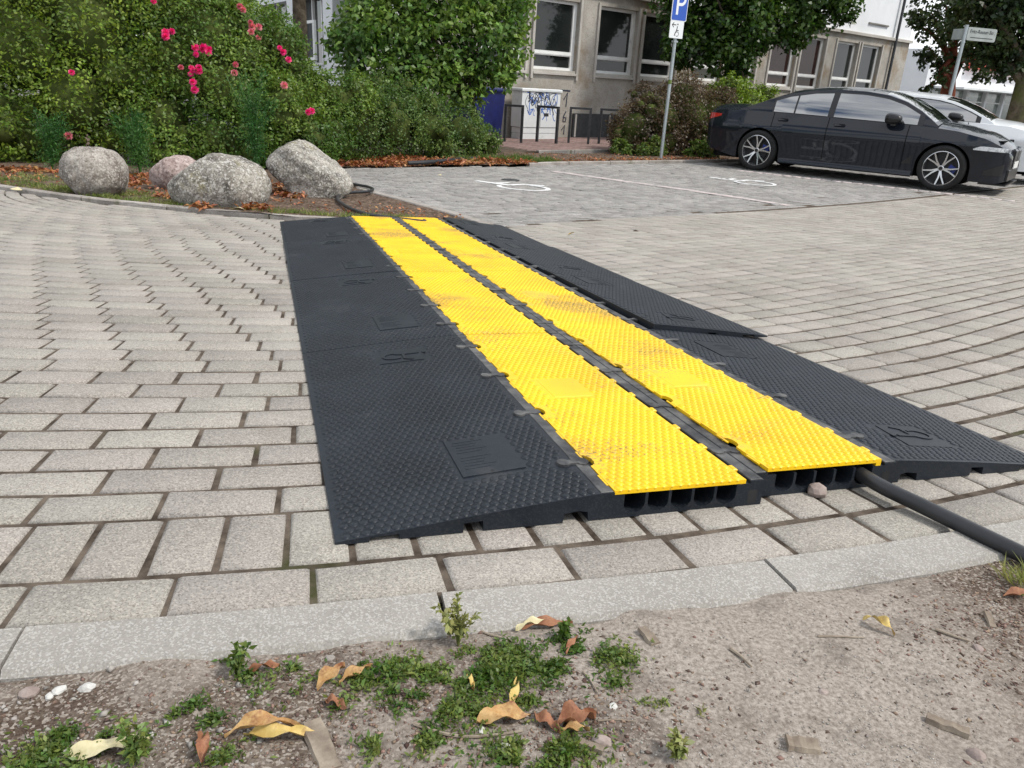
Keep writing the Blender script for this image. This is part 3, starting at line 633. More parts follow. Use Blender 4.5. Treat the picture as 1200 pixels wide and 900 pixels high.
def plate(u, v, flip, label, tilt=(0, 0), w=0.):
    t = thing('ramp_plate', label, 'ramp plate', group='black rubber ramp plates', M=ramp_M(u, v, w, flip, tilt))
    link('plate', plate_me, None, t)
    link('tread', tread_me, None, t, 'stuff')
    a = link('label_plate', label_me, None, t); b = link('pictogram_plate', icon_me, None, t)
    return t
nth = ['nearest', 'second', 'third', 'farthest']
for k in range(4):
    plate(k * LM, 0, False, f'{nth[k]} of the four black studded ramp plates left of the yellow lids', ((.0, 0), (.12, .05), (.28, -.1), (-.15, .1))[k], (0, 0, .003, .0)[k])
    plate((k + 1) * LM + .035, 2 * WC + 2 * WB_ + (0, .022, .03, .02)[k], True, f'{nth[k]} of the four black studded ramp plates right of the yellow lids', ((0, 0), (.35, -.45), (.1, .3), (-.25, -.5))[k], (0, .006, .003, .004)[k])
def channel(u, v, k, row, tilt=(0, 0), lift=0., far=False):
    where = 'left' if row == 0 else 'right'
    t = thing('cable_channel', f'{nth[k]} cable channel module under yellow lids of the {where} yellow row', 'cable channel', group='cable channel modules', M=ramp_M(u, v, 0, False, tilt))
    link('channel_base', chan_me, None, t); link('edge_strip', strip_me, None, t)
    ld = link('lid', lid_me, None, t); ld['label'] = 'yellow studded plastic lid'
    ld.location = (0, 0, lift); ld.rotation_euler = (R_(-.12 if row == 1 and k == 0 else 0), 0, 0)
    link('tread', ltread_me, None, ld, 'stuff'); link('worn_patch', lpatch_me, None, ld)
    for tb in TABS:
        for x, z in ((-.001, .0535), (WC + .001, .0535)):
            if row == 1 and x < 0: continue
            link('connector', bone_me['c'], None, t, None, Matrix.Translation((x, tb + rng.uniform(-.004, .004), z - .001)) @ Matrix.Rotation(rng.uniform(-.1, .1), 4, 'Z'))
    return t
for k in range(4):
    channel(k * LM, WB_, k, 0)
    channel(k * LM + .028, WB_ + WC, k, 1, lift=.006 if k == 0 else 0.)

# ---- the cable: out of the right channel to the near kerb, and at the far end to the boulders
def spline(P, n=8):
    P = [np.array(p, float) for p in P]; Q = [2 * P[0] - P[1]] + P + [2 * P[-1] - P[-2]]; out = []
    for i in range(1, len(Q) - 2):
        for t in np.arange(n) / n:
            a, b, c, d = Q[i - 1:i + 3]; out.append(.5 * ((2 * b) + (c - a) * t + (2 * a - 5 * b + 4 * c - d) * t * t + (3 * b - a - 3 * c + d) * t ** 3))
    return out + [P[-1]]
def rp(u, v, w): return RO + RU * u + RV * v + RN * w
CR = .0150
slot_v = WB_ + WC + .048 + .0482 * 4 + .0212
ex, ey = rp(-.02, slot_v, .027), gp(1200, 651, CR)
pts = [gp(1420, 742, CR), gp(1290, 697, CR), ey]
for t in (.75, .5, .25):
    q = ey * t + ex * (1 - t); q[2] = max(zf(q[0], q[1]) + CR, q[2]); pts.append(q)
pts += [ex, rp(.10, slot_v, .0275)]
pts += [rp(u, slot_v, .0275) for u in (.6, 1.5, 2.5, 3.5, 4.3, 4.55)]
pts += [rp(4.70, slot_v - .06, .03), gp(497, 260, .05), gp(462, 256, .045), gp(430, 251, .045), gp(408, 243, .045), gp(396, 234, .045), gp(399, 228, .05), gp(413, 225.5, .05), gp(430, 224.5, .05), gp(437, 222, .05), gp(431, 219, .05), gp(418, 216.5, .05), gp(404, 214, .05)]
mb = MB(); mb.tube(spline(pts, 7), CR, 14)
tag(mb.build('power_cable', M['cable'], None, True), 'thick black cable running out of the right yellow channel across the near kerb', 'cable')
# stub of dark hose on the leaf litter
mb = MB(); mb.tube(spline([gp(478, 191, .06), gp(500, 190, .07), gp(525, 188, .07), gp(545, 186, .06), gp(558, 186, .05)], 6), .03, 9)
tag(mb.build('hose', M['cable'], None, True), 'dark hose lying in the orange leaf litter before the low shrub', 'hose')
# pebble at the mouth of the channel
def pebble(name, label, P, r, material, sd, sq=(1, 1, .7), cat='stone', n=2, rz=0., group=None):
    bm = bmesh.new(); bmesh.ops.create_icosphere(bm, subdivisions=n, radius=1.0)
    A = np.array([v.co[:] for v in bm.verts]); f = 1 + .28 * ptree(A, .9, sd) + .10 * ptree(A, 2.6, sd + 50)
    for v, k in zip(bm.verts, f): v.co = Vector((v.co.x * sq[0], v.co.y * sq[1], v.co.z * sq[2])) * r * k
    me = bpy.data.meshes.new(name); bm.to_mesh(me); bm.free()
    o = link(name, me, material); o.location = (P[0], P[1], P[2] + r * sq[2] * .5); o.rotation_euler = (0, 0, rz)
    return tag(o, label, cat, group)
pebble('stone', 'brownish pebble lying before the slots of the right yellow channel', gp(957, 580), .019, M['pebble_brown'], 3, (1, .9, 1.0))

# ================================================================== boulders
def boulder(name, label, P, size, planes, material, sd, rz=0., sink=.12, sharp=12., rot=(0, 0)):
    bm = bmesh.new(); bmesh.ops.create_icosphere(bm, subdivisions=5, radius=1.0)
    A = np.array([v.co[:] for v in bm.verts]); A /= np.linalg.norm(A, axis=1)[:, None]
    inv = np.full(len(A), 1.0) ** sharp
    for n, d in planes:
        n = np.array(n, float); n /= np.linalg.norm(n); inv = inv + np.clip(A @ n / d, 0, None) ** sharp
    rr = inv ** (-1 / sharp); rr *= 1 + .04 * ptree(A, 2.5, sd) + .024 * ptree(A, 6, sd + 1) - .03 * np.clip(np.abs(ptree(A, 4.3, sd + 4)) * -8 + 1, 0, 1) + .012 * ptree(A, 15, sd + 2) + .006 * ptree(A, 33, sd + 3)
    B = A * rr[:, None] * np.array(size)
    for v, b in zip(bm.verts, B): v.co = b
    me = bpy.data.meshes.new(name); bm.to_mesh(me); bm.free(); me.polygons.foreach_set('use_smooth', [True] * len(me.polygons))
    o = link(name, me, material); zmin = B[:, 2].min()
    o.location = (P[0], P[1], P[2] - zmin - sink * size[2]); o.rotation_euler = (rot[0], rot[1], rz)
    return tag(o, label, 'boulder', 'boulders at the edge of the planting bed')
def back(px, py, d):                          # ground point at a sight line, then d metres further along it
    P = gp(px, py); h = P[:2] / np.linalg.norm(P[:2]) * d; return np.array([P[0] + h[0], P[1] + h[1], zf(P[0] + h[0], P[1] + h[1])])
boulder('boulder', 'rounded grey-brown boulder, leftmost, beside the mossy edging kerb', back(115, 234, .25), (.262, .26, .25), [((1, 0, .2), .9), ((-1, 0, .1), .92), ((0, 0, 1), .86), ((-.6, -.5, -.7), .82), ((.7, -.4, .6), .9), ((0, -1, .1), .92), ((.5, -.3, -.8), .85)], M['boulder_brown'], 21, sink=.24)
boulder('boulder', 'small pinkish boulder half hidden behind the wide grey boulder', back(211, 226, .12), (.25, .22, .20), [((0, 0, 1), .85), ((-.6, 0, .7), .78), ((.5, 0, .8), .9)], M['boulder_pink'], 31, sink=.25)
boulder('boulder', 'wide low grey lichen-speckled boulder in the middle of the row', back(260, 248.5, .27), (.395, .29, .265), [((0, 0, 1), .88), ((-.75, 0, .65), .70), ((.62, -.1, .78), .84), ((-.3, -.6, .7), .86), ((.9, -.3, .2), .92), ((-.2, -1, .2), .9)], M['boulder'], 41, sink=.30)
b3 = boulder('boulder', 'angular tilted grey block boulder beside the coiled black cable', (0, 0, 0), (.40, .34, .40), [((.56, -.1, .83), .45), ((-.47, -.1, .88), .86), ((-.7, -.1, -.7), .57), ((.5, 0, -.85), .80), ((.9, 0, -.4), .95), ((-.15, -1, .05), .72), ((.75, -.66, -.1), .8), ((0, 1, 0), .7)], M['boulder'], 57, sharp=18)
b3.location = atY(364, 206, 7.35)

# ================================================================== office building
def fM(s, out=0., z=0.):
    p = fpt(s, out); return Matrix.Translation((p[0], p[1], z)) @ Matrix.Rotation(FA, 4, 'Z')
ob = thing('office_building', 'grey concrete office building with paired white windows and white upper storey', 'building', M=fM(0, 0, 0))
WS = []                                        # window openings s0, s1
for k in range(-2, 4):
    WS += [(.40 + 3.66 * k, 1.78 + 3.66 * k), (2.02 + 3.66 * k, 3.40 + 3.66 * k)]
WS = [w for w in WS if w[0] > -4.5]
Z0, Z1, ZB, ZTOP = 1.45, 3.06, 3.30, 9.0
SL, SR = -4.6, 16.35
mb = MB()
mb.box(SL, SR, 0, .35, -.3, Z0); mb.box(SL, SR, 0, .35, Z1, ZB - .002)
ed = [SL] + [x for w in WS for x in w] + [SR]
for a, b in zip(ed[0::2], ed[1::2]): mb.box(a, b, 0, .35, Z0, Z1)
mb.box(SL, SR, .36, 6, -.3, ZB - .003)
mb.build('wall', M['concrete'], ob)
for a, b in zip(ed[0::2], ed[1::2]):           # slim raised pilaster edges beside each opening
    for x in (a, b):
        if SL < x < SR: mb = MB(); mb.box(x - .065 if x == b else x, x if x == b else x + .065, -.045, -.002, Z0 - .1, Z1 + .06); mb.build('pilaster', M['concrete_light'], ob)
mb = MB(); mb.box(SL - .02, SR + .05, -.10, .35, ZB, ZB + .09, c=.01); mb.build('ledge', M['concrete_light'], ob)
US = [(.9 + 3.66 * k + .2 * 0, 2.2 + 3.66 * k) for k in range(-2, 4)] + [(13.2, 14.5)]
US = sorted([(a, b) for a, b in US if a > -4.5 and not (a < 13.2 < b + 1.2)] + [(13.2, 14.5)])
mb = MB(); ed2 = [SL] + [x for w in US for x in w] + [SR]
mb.box(SL, SR, .02, 6, ZB + .092, 3.75); mb.box(SL, SR, .02, 6, 5.25, ZTOP)
for a, b in zip(ed2[0::2], ed2[1::2]): mb.box(a, b, .02, .4, 3.75, 5.25)
mb.box(SL, SR, .41, 6, 3.751, 5.249)
mb.build('upper_wall', M['render_white'], ob)
for i, (a, b) in enumerate(US):
    w = link('window', None, None, ob); mb = MB(); mb.box(a, b, .06, .12, 3.75, 5.25); mb.build('blind', M['blind'], w)
    mb = MB(); mb.box(a - .03, b + .03, -.03, .06, 3.70, 3.745); mb.build('sill', M['concrete_light'], w)
def office_window(a, b, i):
    w = link('window', None, None, ob)
    D = .10
    mb = MB(); t = .07                         # white timber frame with a high transom and a thick sill
    mb.box(a, a + .05, D, D + .08, Z0 + .11, Z1); mb.box(b - .11, b, D, D + .08, Z0 + .11, Z1); mb.box(a + .05, b - .11, D, D + .08, Z1 - .07, Z1)
    mb.box(a + .05, b - .11, D - .015, D + .08, Z0 + .42, Z0 + .52); mb.box(a + .05, b - .11, D - .025, D + .08, Z0 + .44, Z0 + .475)
    mb.box(a + .05, b - .11, D, D + .08, Z0 + .11, Z0 + .17)
    mb.build('frame', M['white_paint'], w)
    mb = MB(); mb.box(a, b, -.06, D + .08, Z0 - .0, Z0 + .05, c=.006); mb.box(a + .02, b - .02, -.02, D + .08, Z0 + .052, Z0 + .108, c=.004); mb.build('sill', M['concrete_light'], w)
    g = M['glass_warm'] if i in (5, 6, 7) else M['glass']
    mb = MB(); mb.box(a + .05, b - .11, D + .04, D + .05, Z0 + .52, Z1 - .07); mb.build('pane', g, w)
    mb = MB(); mb.box(a + .05, b - .11, D + .04, D + .05, Z0 + .17, Z0 + .42); mb.build('pane', g, w)
for i, (a, b) in enumerate(WS): office_window(a, b, i)
mb = MB(); mb.tube([(15.1, -.10, .2), (15.1, -.10, 8.9)], .05, 8); ob_p = mb.build('downpipe', M['dark_metal'], ob, True)
mb = MB(); mb.box(-.25, 1.32, -.05, -.004, .0, .60); mb.build('basement_grille', M['dark_metal'], ob)
for x in (-.2, 1.0): mb = MB(); mb.box(x, x + .05, -.07, -.052, .05, .58); mb.build('grille_post', M['concrete_light'], ob)
# tag numbers sprayed on the wall beside the cabinet
def wall_stroke(mb, pts, wd, y, th=.004, m=0):
    flat_stroke(mb, [(p[0], p[1]) for p in pts], wd, lambda a, b: 0, th, m)
def to_wall(mb, y):                           # (x, y, h) -> (x, y0 - h, y)
    mb.v = [(x, y - h, z) for x, z, h in mb.v]; return mb
mb = MB(); x0, z0 = -.52, .62
wall_stroke(mb, [(x0 - .06, z0 + .28), (x0 + .05, z0 + .45), (x0 + .03, z0 + .12)], .03, 0)
wall_stroke(mb, [(x0 + .05, z0 + .02), (x0 - .03, z0 - .1), (x0 - .03, z0 - .22), (x0 + .05, z0 - .22), (x0 + .06, z0 - .13), (x0 - .02, z0 - .12)], .03, 0)
wall_stroke(mb, [(x0 - .06, z0 - .42), (x0 + .03, z0 - .30), (x0 + .02, z0 - .52)], .03, 0)
wall_stroke(mb, [(x0 - .2, z0 + .50), (x0 + .14, z0 + .49)], .035, 0)
to_wall(mb, -.003).build('graffiti_digits', M['paint_black'], ob)

# ---- white pillared wing receding on the left
WQ = fpt(-6.0); WA = math.atan2(.85, -.53)
wing = thing('white_wing', 'white pillared building wing with tall dark windows behind the rose hedge', 'building', (WQ[0], WQ[1], 0), WA)
# local x runs along the wall away from the camera, local y+ points to the right-hand (inner) side
mb = MB(); zs, zl = 1.36, 2.80
piers = [(-.1, .25), (1.85, 2.5), (4.62, 5.28), (7.80, 9.0), (11, 12)]
mb.box(-.1, 12, -.4, 0, -.3, zs); mb.box(-.1, 12, -.4, 0, zl, 8.5)
for a, b in piers: mb.box(a, b, -.4, 0, zs, zl)
mb.box(-.1, 1.6, -.8, -.41, -.3, 8.5); mb.box(1.6, 12, -6, -.41, -.3, 8.5); mb.build('wall', M['render_white'], wing)
for a, b in zip([p[1] for p in piers[:-1]], [p[0] for p in piers[1:]]):
    w = link('window', None, None, wing); n = 3 if b - a < 1.8 else 3
    mb = MB()
    for k in range(n + 1): x = a + (b - a - .06) * k / n; mb.box(x, x + .06, -.30, -.2, zs + .06, zl)
    mb.box(a, b, -.32, .05, zs + .002, zs + .055); mb.build('frame', M['white_paint'], w)
    for k in range(n): mb = MB(); x = a + (b - a - .06) * k / n; mb.box(x + .065, x + (b - a - .06) / n - .005, -.27, -.26, zs + .06, zl - .002); mb.build('pane', M['glass'], w)
# an open white casement
mb = MB(); cs = MB()
for z in (zs + .1, zs + .86): cs.box(2.62, 3.5, .12, .17, z, z + .06)
for x in (2.62, 3.44): cs.box(x, x + .06, .12, .17, zs + .16, zs + .86)
cs.build('open_casement', M['white_paint'], wing)

# ---- utility cabinet with graffiti
cabp = fpt(-1.78, .40); cab = thing('utility_cabinet', 'light grey graffiti-covered utility cabinet against the concrete wall', 'cabinet', (cabp[0], cabp[1], .04), FA)
mb = MB(); mb.box(-.58, .58, -.16, .2, .26, 1.03, c=.01); mb.build('body', M['cabinet'], cab)
mb = MB(); mb.box(-.61, .61, -.19, .23, 1.032, 1.09, c=.015); mb.build('roof', M['cabinet'], cab)
mb = MB(); mb.box(-.56, .56, -.14, .18, 0, .125, c=.01); mb.box(-.56, .56, -.145, .185, .13, .255, c=.008); mb.build('base', M['cabinet'], cab)
mb = MB(); mb.box(-.004, .004, -.1625, -.1605, .27, 1.02); mb.build('door_seam', M['dark_metal'], cab)
rg = random.Random(9)
for nm, m_, N in (('graffiti_blue', 'paint_blue', 26), ('graffiti_black', 'paint_black', 30)):
    mb = MB()
    for k in range(N):
        x, z = rg.uniform(-.42, .40), (rg.uniform(.74, .96) if nm.endswith('black') else rg.uniform(.52, .94)); pts = [(x, z)]
        for q in range(rg.randint(2, 4)): pts.append((min(.48, max(-.48, pts[-1][0] + rg.uniform(-.09, .11))), min(1.0, max(.40, pts[-1][1] + rg.uniform(-.16, .16)))))
        flat_stroke(mb, spline([np.array(p) for p in pts], 4), rg.choice((.012, .018, .024)), lambda a, b: 0, .0015 + .0004 * (k % 4))
    to_wall(mb, -.1604 if nm.endswith('black') else -.1602).build(nm, M[m_], cab)
mb = MB(); mb.box(.10, .24, -.164, -.1605, .50, .57); mb.build('type_plate', M['dark_metal'], cab)
# ---- bicycle stands
for i, (la, lb, lab) in enumerate((((591, 166), (610.5, 167.5), 'leftmost dark steel bicycle stand by the blue bin'), ((629, 166), (651.5, 168.5), 'dark steel bicycle stand in front of the graffiti-covered cabinet'), ((666, 167.5), (689, 169), 'dark steel bicycle stand before the basement grille'), ((701.5, 168.5), (727, 170.5), 'dark steel bicycle stand nearest the dark red barberry shrub'))):
    A, B = gp(*la, .035), gp(*lb, .035); p = (A + B) / 2; W = np.linalg.norm((B - A)[:2]) / 2
    st = thing('bicycle_stand', lab, 'bicycle stand', (p[0], p[1], .035), math.atan2(B[1] - A[1], B[0] - A[0]), 'bicycle stands')
    mb = MB(); mb.box(-W - .025, W + .025, -.022, .022, .72, .765, c=.004); mb.build('top_rail', M['dark_metal'], st)
    for x in (-W, W): mb = MB(); mb.box(x - .025, x + .025, -.025, .025, 0, .718); mb.build('leg', M['dark_metal'], st)
# ---- blue bin behind the tree shrub
p = fpt(-3.6, .55); bn = thing('blue_bin', 'dark blue wheeled bin beside the graffiti-covered cabinet', 'bin', (p[0], p[1], .04), FA)
mb = MB(); mb.prism([(-.42, .16), (.42, .16), (.5, 1.0), (-.5, 1.0)], lambda q: (q[0], -.33, q[1]), lambda q: (q[0], .33, q[1])); mb.build('body', M['blue_bin'], bn)
mb = MB(); mb.box(-.53, .53, -.37, .37, 1.002, 1.07, c=.03); mb.build('lid', M['blue_bin'], bn)
for x in (-.38, .38): mb = MB(); mb.lathe([(.001, -.03), (.09, -.03), (.09, .03), (.001, .03)], 14, 'y', o=(x, -.25, .09)); mb.build('wheel', M['dark_metal'], bn, True)

# ---- parking sign
PP = gp(774, 189); FPn = FA
ps = thing('parking_sign', 'blue parking sign with white P on a grey pole beside the barberry shrub', 'sign', (PP[0], PP[1], zf(PP[0], PP[1])), FA * .8)
mb = MB(); mb.tube([(0, 0, -.1), (.005, 0, 3.0)], .031, 12); mb.build('pole', M['steel'], ps, True)
def rrect(w, h, r, n=5):
    P = []
    for cx, cz, a0 in ((w / 2 - r, h / 2 - r, 0), (-w / 2 + r, h / 2 - r, 90), (-w / 2 + r, -h / 2 + r, 180), (w / 2 - r, -h / 2 + r, 270)):
        P += [(cx + r * math.cos(R_(a0 + 90 * k / n)), cz + r * math.sin(R_(a0 + 90 * k / n))) for k in range(n + 1)]
    return P
def plate3(mb, w, h, r, cx, cz, y0, y1, m=0): mb.prism(rrect(w, h, r), lambda p: (cx + p[0], y0, cz + p[1]), lambda p: (cx + p[0], y1, cz + p[1]), m)
zc = 2.665
mb = MB(); plate3(mb, .36, .54, .03, -.012, zc, -.036, -.046); pl_ = mb.build('sign_plate', M['sign_white'], ps)
mb = MB(); plate3(mb, .335, .515, .025, -.012, zc, -.0462, -.048); mb.build('blue_field', M['sign_blue'], pl_)
mb = MB(); cx = -.012
flat_stroke(mb, [(cx - .06, zc - .17), (cx - .06, zc + .19)], .05, lambda a, b: 0, .0015)
flat_stroke(mb, [(cx - .036, zc + .165), (cx + .02, zc + .165)] + [(cx + .02 + .085 * math.sin(a), zc + .08 + .085 * math.cos(a)) for a in np.linspace(.25, math.pi - .25, 10)] + [(cx + .02, zc - .005), (cx - .036, zc - .005)], .048, lambda a, b: 0, .0014)
to_wall(mb, -.0481).build('letter_p', M['sign_white'], pl_)
z2 = 2.262
mb = MB(); plate3(mb, .315, .29, .02, -.03, z2, -.036, -.045); p2 = mb.build('supplementary_plate', M['sign_white'], ps)
mb = MB(); q = (-.03, z2)
flat_stroke(mb, [(q[0] - .11, q[1] + .07), (q[0] - .02, q[1] + .07)], .014, lambda a, b: 0, .001)
flat_stroke(mb, [(q[0] - .075, q[1] + .105), (q[0] - .115, q[1] + .07), (q[0] - .075, q[1] + .03)], .016, lambda a, b: 0, .0011)
flat_stroke(mb, [(q[0] + .012, q[1] + .05), (q[0] + .0, q[1] - .02), (q[0] - .03, q[1] - .07), (q[0] - .04, q[1] - .105)], .018, lambda a, b: 0, .001)
flat_stroke(mb, [(q[0] + .0, q[1] - .01), (q[0] + .05, q[1] - .02)], .014, lambda a, b: 0, .0012)
flat_stroke(mb, [(q[0] + .02 + .036 * math.cos(a), q[1] - .075 + .036 * math.sin(a)) for a in np.linspace(-2.4, 2.4, 14)], .009, lambda a, b: 0, .001)
mb.add([(q[0] + .016 + .014 * math.cos(a), q[1] + .08 + .014 * math.sin(a), .001) for a in np.linspace(0, 6.28, 11)[:-1]], [tuple(range(10))])
to_wall(mb, -.0451).build('pictogram', M['black_paint'], p2)
for z in (2.05, 2.85): mb = MB(); mb.box(-.045, .045, -.034, .034, z, z + .03); mb.build('clamp', M['steel'], ps)
mb = MB(); mb.tube([(.0, 0, 1.36), (.0, 0, 1.43)], .0322, 12); mb.build('sticker', M['leaf_grass'], ps)
# ---- street name sign
SP = atY(1113, 112, 19.0); sn = thing('street_name_sign', 'street name sign with two plates on a grey pole before the ivy tree', 'sign', (SP[0], SP[1], 0), R_(18))
mb = MB(); mb.tube([(0, 0, -.1), (0, 0, 2.95)], .04, 10); mb.build('pole', M['steel'], sn, True)
mb = MB(); plate3(mb, .82, .27, .04, .47, 2.78, -.012, .012); pA = mb.build('name_plate', M['plate_grey'], sn)
mb = MB(); mb.box(-.012, .012, .05, .34, 2.66, 2.88); mb.build('name_plate', M['plate_grey'], sn)
def text(body, size, parent, loc, rot, material, ex=.002):
    cu = bpy.data.curves.new('lettering', 'FONT'); cu.body = body; cu.size = size; cu.extrude = ex; cu.align_x = 'CENTER'; cu.align_y = 'CENTER'
    o = bpy.data.objects.new('lettering', cu); COL.objects.link(o); bpy.context.view_layer.update()
    me = bpy.data.meshes.new_from_object(o); bpy.data.objects.remove(o); me.materials.clear()
    o = link('lettering', me, material, parent); o.location = loc; o.rotation_euler = rot; return o
text('Fritz-Reuter-Str.', .105, pA, (.47, -.014, 2.83), (R_(90), 0, 0), M['dark_metal'])
mb = MB(); mb.box(.16, .8, -.0145, -.0125, 2.70, 2.715); mb.build('small_print', M['dark_metal'], pA)

# ---- shop and low buildings far right
sp_ = 42.0; SH = atY(1140, 120, 44.0); sh = thing('shop', 'distant white shop front with red fascia seen between the right-hand trees', 'building', (SH[0], SH[1], 0), FA)
mb = MB(); mb.box(-6, 12, 0, 8, -.2, .5); mb.box(-6, 12, 0, 8, 2.15, 3.75); mb.box(-6, 12, .5, 8, .5, 2.15)
for x in (-6, -3.5, -1, 1.5, 4, 6.5, 9, 11.75): mb.box(x, x + .25, 0, .5, .5, 2.15)
mb.build('wall', M['render_white'], sh)
for k in range(7):
    mb = MB(); x = -5.75 + 2.5 * k; mb.box(x, x + 2.25, .2, .22, .5, 2.15); w = mb.build('window', M['shop_glass'], sh)
    mb = MB(); mb.box(x, x + 2.25, .12, .2, 1.5, 1.56); mb.build('transom', M['white_paint'], w)
mb = MB(); mb.box(-2, 12, -.35, -.01, 3.1, 3.75); mb.build('fascia', M['shop_red'], sh)
mb = MB(); mb.box(-5, 12, -1.4, -.02, 2.05, 2.14); mb.build('canopy', M['cabinet'], sh)
text('ant', .62, sh, (-.6, -.02, 2.6), (R_(90), 0, 0), M['dark_metal'])
GB = atY(1068, 112, 44.0); gb = thing('garage_building', 'low brown flat-roofed building behind the far corner of the concrete office', 'building', (GB[0] - .6, GB[1] + 4, 0), FA)
mb = MB(); mb.box(-4, 5, 0, 6, -.2, 3.05); mb.build('wall', M['brown_wall'], gb); mb = MB(); mb.box(-4.1, 5.1, -.1, 6.1, 3.052, 3.2); mb.build('roof', M['concrete'], gb)

# ================================================================== vegetation
def leaf_mesh(name, P, Nn, L_, W_, rg, fold=.18, droop=.12, T=None):
    n = len(P); Nn = Nn / np.linalg.norm(Nn, axis=1)[:, None]
    if T is None: T = rg.normal(size=(n, 3))
    T = T - Nn * np.sum(T * Nn, 1)[:, None]; T /= np.linalg.norm(T, axis=1)[:, None] + 1e-9; B = np.cross(Nn, T)
    L_ = np.broadcast_to(L_, (n,))[:, None]; W_ = np.broadcast_to(W_, (n,))[:, None]
    V = np.stack([P, P + T * L_ * .45 + B * W_ * .5 + Nn * W_ * fold, P + T * L_ - Nn * L_ * droop, P + T * L_ * .45 - B * W_ * .5 + Nn * W_ * fold], 1)
    return npmesh(name, V.reshape(-1, 3), np.arange(4 * n).reshape(-1, 4))
def make_lobes(rg, base, rx, ry, h, n, r0, r1, low=.15, flat=1.0):
    C = []; Rr = []
    while len(C) < n:
        p = rg.uniform(-1, 1, 3); p[2] = abs(p[2])
        if np.linalg.norm(p) > 1: continue
        r = rg.uniform(r0, r1); c = np.array([base[0] + p[0] * max(rx - r * .7, .05), base[1] + p[1] * max(ry - r * .7, .05), base[2] + low * h + p[2] ** flat * max(h * (1 - low) - r * .8, .05)])
        C.append(c); Rr.append(r)
    return np.array(C), np.array(Rr)
def cloud(rg, C, Rr, count, per=14, spread=.5, thick=.30, up=.45, inner=.80, zmin=None, noise=.75):
    k = int(count / per * 1.25) + 1; w = Rr ** 2; li = rg.choice(len(C), k, p=w / w.sum())
    d = rg.normal(size=(k, 3)); d /= np.linalg.norm(d, axis=1)[:, None]
    P = C[li] + d * (Rr[li] * (1.05 - thick * rg.random(k) ** 1.6))[:, None]
    q = np.linalg.norm(P[:, None, :] - C[None], axis=2) / Rr[None]; q[np.arange(k), li] = 9
    keep = q.min(1) > inner
    keep &= ptree(P, 3.2, 77) > -noise
    P, d, li = P[keep], d[keep], li[keep]; n = len(P)
    P2 = np.repeat(P, per, 0) + rg.normal(size=(n * per, 3)) * (np.repeat(Rr[li], per) * spread * .22)[:, None]
    d2 = np.repeat(d, per, 0); Nn = d2 * .5 + np.array([0, 0, up]) + rg.normal(size=(n * per, 3)) * .55
    if zmin is not None: m = P2[:, 2] > zmin + .03; P2, Nn, d2 = P2[m], Nn[m], d2[m]
    return P2, Nn, d2
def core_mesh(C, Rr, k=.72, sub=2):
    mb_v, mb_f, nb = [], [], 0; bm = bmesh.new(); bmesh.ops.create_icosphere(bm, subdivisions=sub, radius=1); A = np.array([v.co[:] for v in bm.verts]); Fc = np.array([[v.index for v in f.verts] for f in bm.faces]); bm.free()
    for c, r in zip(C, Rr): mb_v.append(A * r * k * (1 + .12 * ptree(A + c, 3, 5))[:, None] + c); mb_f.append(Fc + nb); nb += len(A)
    return npmesh('inner_foliage', np.vstack(mb_v), np.vstack(mb_f), True)
M['inner'] = mat('inner_foliage', (.045, .062, .018), (.085, .105, .030), scale=9, rough=.95, spec=.05)  # solid lumps standing for interior foliage, closing see-through gaps between leaves
def shrub(name, label, base, rx, ry, h, nl, lr, count, ls, lw, material, sd, stems=5, lobes=None, cat='shrub', group=None, per=14, core=.6, low=.15, flat=1.0, up=.45, spread=.5, thick=.3, noise=.75, stem_mat='bark'):
    rg = np.random.default_rng(sd); z0 = zf(base[0], base[1]); b3_ = (base[0], base[1], z0)
    t = thing(name, label, cat, b3_, 0, group)
    C, Rr = lobes if lobes is not None else make_lobes(rg, b3_, rx, ry, h, nl, *lr, low=low, flat=flat)
    P, Nn, d = cloud(rg, C, Rr, count, per=per, zmin=z0, up=up, spread=spread, thick=thick, noise=noise)
    n = len(P); o = np.array(b3_)
    me = leaf_mesh('foliage', P - o, Nn, rg.uniform(ls * .65, ls * 1.25, n), rg.uniform(lw * .7, lw * 1.2, n), rg, T=d * .5 + rg.normal(size=(n, 3)) * .7)
    link('foliage', me, material, t)
    if core: link('inner_foliage', core_mesh(C - o, Rr, core), M['inner'], t)
    mb = MB(); rr = random.Random(sd)
    for k in range(stems):
        c = C[rr.randrange(len(C))] - o; s0 = np.array([rr.uniform(-.25, .25) * rx, rr.uniform(-.25, .25) * ry, -.05])
        mb.tube(spline([s0, s0 * .6 + c * .4 + np.array([0, 0, .08]), c], 4), np.linspace(.022, .006, 9) * max(.6, h / 1.6), 6)
    if stems: mb.build('stems', M[stem_mat], t, True)
    return t, C, Rr
